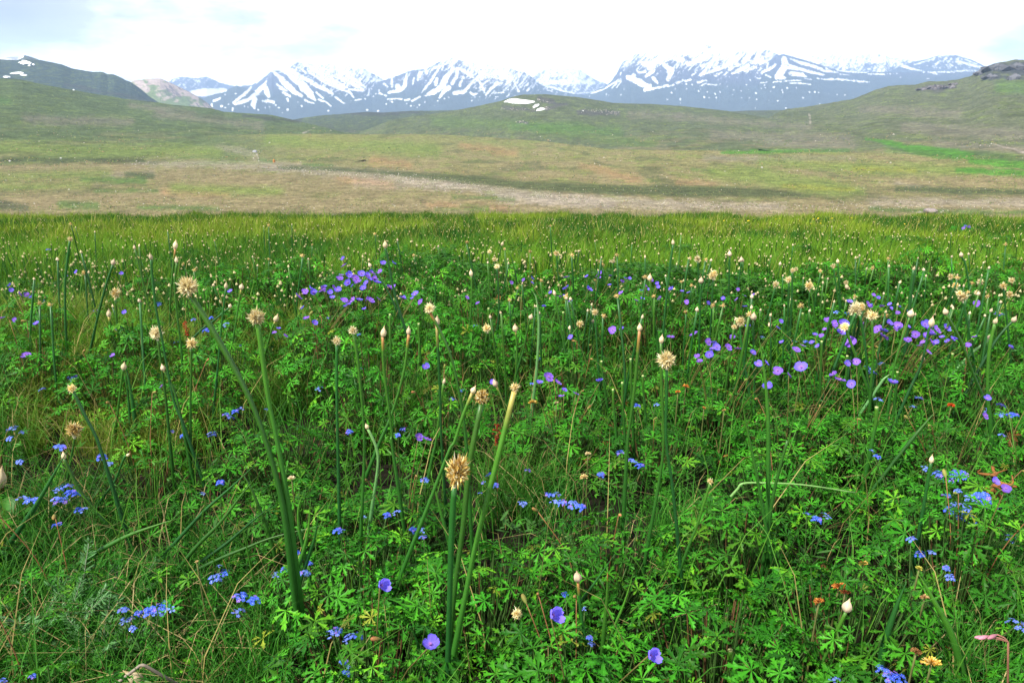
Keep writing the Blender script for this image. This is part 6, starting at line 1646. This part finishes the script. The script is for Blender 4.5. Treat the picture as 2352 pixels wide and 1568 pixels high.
# broad oval leaves
def broad(c, x, y, s, label, seed, n):
    u, v = cq(c, x, y); P = hit(u, v, .08); r = np.random.default_rng(seed)
    t = thing('broad_leaf_plant', label, 'plant', (P.x, P.y, float(ground_z(P.x, P.y)) - .005), 0, 'plants with broad oval leaves')
    for q in range(n):
        mb = MB(); a = r.random() * 6.283; tl = .5 + .6 * r.random(); L2 = s * (.7 + .5 * r.random()); V = []; C = []
        for i_, tt in enumerate(np.linspace(0, 1, 9)):
            w_ = L2 * .24 * math.sin(math.pi * min(.04 + tt * .97, 1)) ** .8
            for sgn in (-1, -.5, 0, .5, 1):
                V.append([tt * L2 * math.cos(tl), sgn * w_, tt * L2 * math.sin(tl) - .25 * L2 * tt * tt + abs(sgn) * w_ * .3]); C.append(np.array([.045, .17, .02]) * (1.35 if sgn == 0 else (.9 + .2 * r.random())))
        i, j = np.meshgrid(np.arange(8), np.arange(4), indexing='ij'); k = i * 5 + j
        mb.add(rotz(np.array(V), a), C, np.stack([k, k + 1, k + 6, k + 5], -1).reshape(-1, 4))
        obj('leaf', mb.mesh('leaf', M_LEAF), t, (0, 0, .01 + .02 * q / n))
broad('D', 455, 1400, .10, 'single upright oval leaf in the grass at bottom left', 1, 2)
broad('F', 2030, 640, .13, 'broad leaved plant in the dark gap at the right edge', 2, 6)
broad('F', 2150, 780, .13, 'broad leaved plant lowest at the right edge', 3, 6)
broad('F', 1960, 880, .10, 'small broad leaved plant left of the right edge ones', 4, 5)
broad('F', 2200, 560, .12, 'broad leaved plant highest at the right edge', 5, 5)
broad('D', 20, 420, .10, 'broad leaved plant at the left edge by the slanting leaf', 6, 4)
# bent dry straw at the bottom left
u, v = cq('D', 930, 1450); P = hit(u, v, .16); zg = float(ground_z(P.x, P.y))
pl, pr = cq('D', 770, 1565), cq('D', 1160, 1575)
A_, B_ = on_plane(pl[0], pl[1], P.y - .02) - P, on_plane(pr[0], pr[1], P.y + .03) - P
A2 = A_ * 1.9; B2 = B_ * 1.5
mb = MB(); tube(mb, [A2, A_, (-.004, 0, -.001), (0, 0, 0), (.004, 0, -.001), B_, B2], [.0028, .0028, .0026, .003, .0026, .0026, .002], (.36, .30, .24), 6)
me = mb.mesh('dry_stalk', M_STRAW); tag(obj('dry_stalk', me, None, P), 'grey dry stalk snapped into a peak at the bottom edge', 'dry stalk')
# bent pale leaf at right of centre
u, v = cq('F', 400, 262); P = hit(u, v, .2)
pts3 = [on_plane(*cq('F', a, b), P.y) - P for a, b in ((315, 350), (360, 300), (398, 264), (560, 262), (800, 275), (1130, 325))]
mb = MB(); tube(mb, catmull(pts3, 24), np.linspace(.0034, .0016, 24), (.15, .30, .08), 6)
tag(obj('bent_stalk', mb.mesh('bent_stalk', M_STALK), None, P), 'pale stalk snapped over and lying level right of centre', 'bent stalk')
# curly brown dead stem at right
u, v = cq('F', 2050, 190); P = hit(u, v, .22); zg = float(ground_z(P.x, P.y))
t = thing('withered_plant', 'curled brown withered plant at the right edge above the blue patch', 'withered plant', (P.x, P.y, zg)); r = np.random.default_rng(4)
H = P.z - zg; mb = MB()
for q in range(14):
    a = r.random() * 6.283; b = np.array([0, 0, H * (.7 + .3 * r.random())]); e_ = b + np.array([math.cos(a), math.sin(a), r.normal() * .6]) * .03
    tube(mb, catmull([b, (b + e_) / 2 + r.normal(size=3) * .012, e_], 7), np.linspace(.004, .001, 7), np.array([.26, .11, .035]) * (.6 + .6 * r.random()), 5)
obj('foliage', mb.mesh('foliage', M_STRAW), t); obj('stem', thin_stalk('stem', (.01, 0, -.01), (0, 0, H), .0028, .002, (.16, .10, .035)), t)
# yellow flowers along the far edge
ylw = [(190,125),(270,118),(335,105),(430,120),(470,104),(610,108),(635,104),(700,125),(760,118),(855,108),(885,104),(905,118),(975,104),(1085,97),(1102,100),(1110,120),(1320,118),(1540,128),(1550,120),(1450,140),(1690,120),(1795,100),(1960,112),(2060,150),(900,135),(840,140),(560,122),(1250,128),(1200,112),(20,118)]
yb = MB(); 
for k in range(6):
    a = k * 1.047; yb.add(rotz(np.array([[.1, -.1, 0], [.1, .1, 0], [.8, .42, .25], [1, 0, .3], [.8, -.42, .25]]), a), (.85, .62, .04), [[0, 1, 2, 4]], [[4, 2, 3]])
yme = yb.mesh('flower', M_PETAL, False)
for q, (x, y) in enumerate(ylw):
    u, v = cq('C', x, y); P = hit(u, v, .17); zg = float(ground_z(P.x, P.y))
    t = thing('yellow_flower', label_at('tiny yellow flower', u, v) if False else 'tiny yellow flower near the far right edge of the meadow', 'flower', (P.x, P.y, zg), rnd(0, 6), 'yellow flowers along the far edge')
    s = rnd(8, 15) * KQ / FPX * P.length * .5
    obj('flower', yme, t, (0, 0, P.z - zg), (rnd(-.6, .6), rnd(-.6, .6), 0), s)
    obj('stem', thin_stalk('stem', (0, 0, -.02), (0, 0, P.z - zg), .004, .003, (.06, .16, .02), n=4), t)
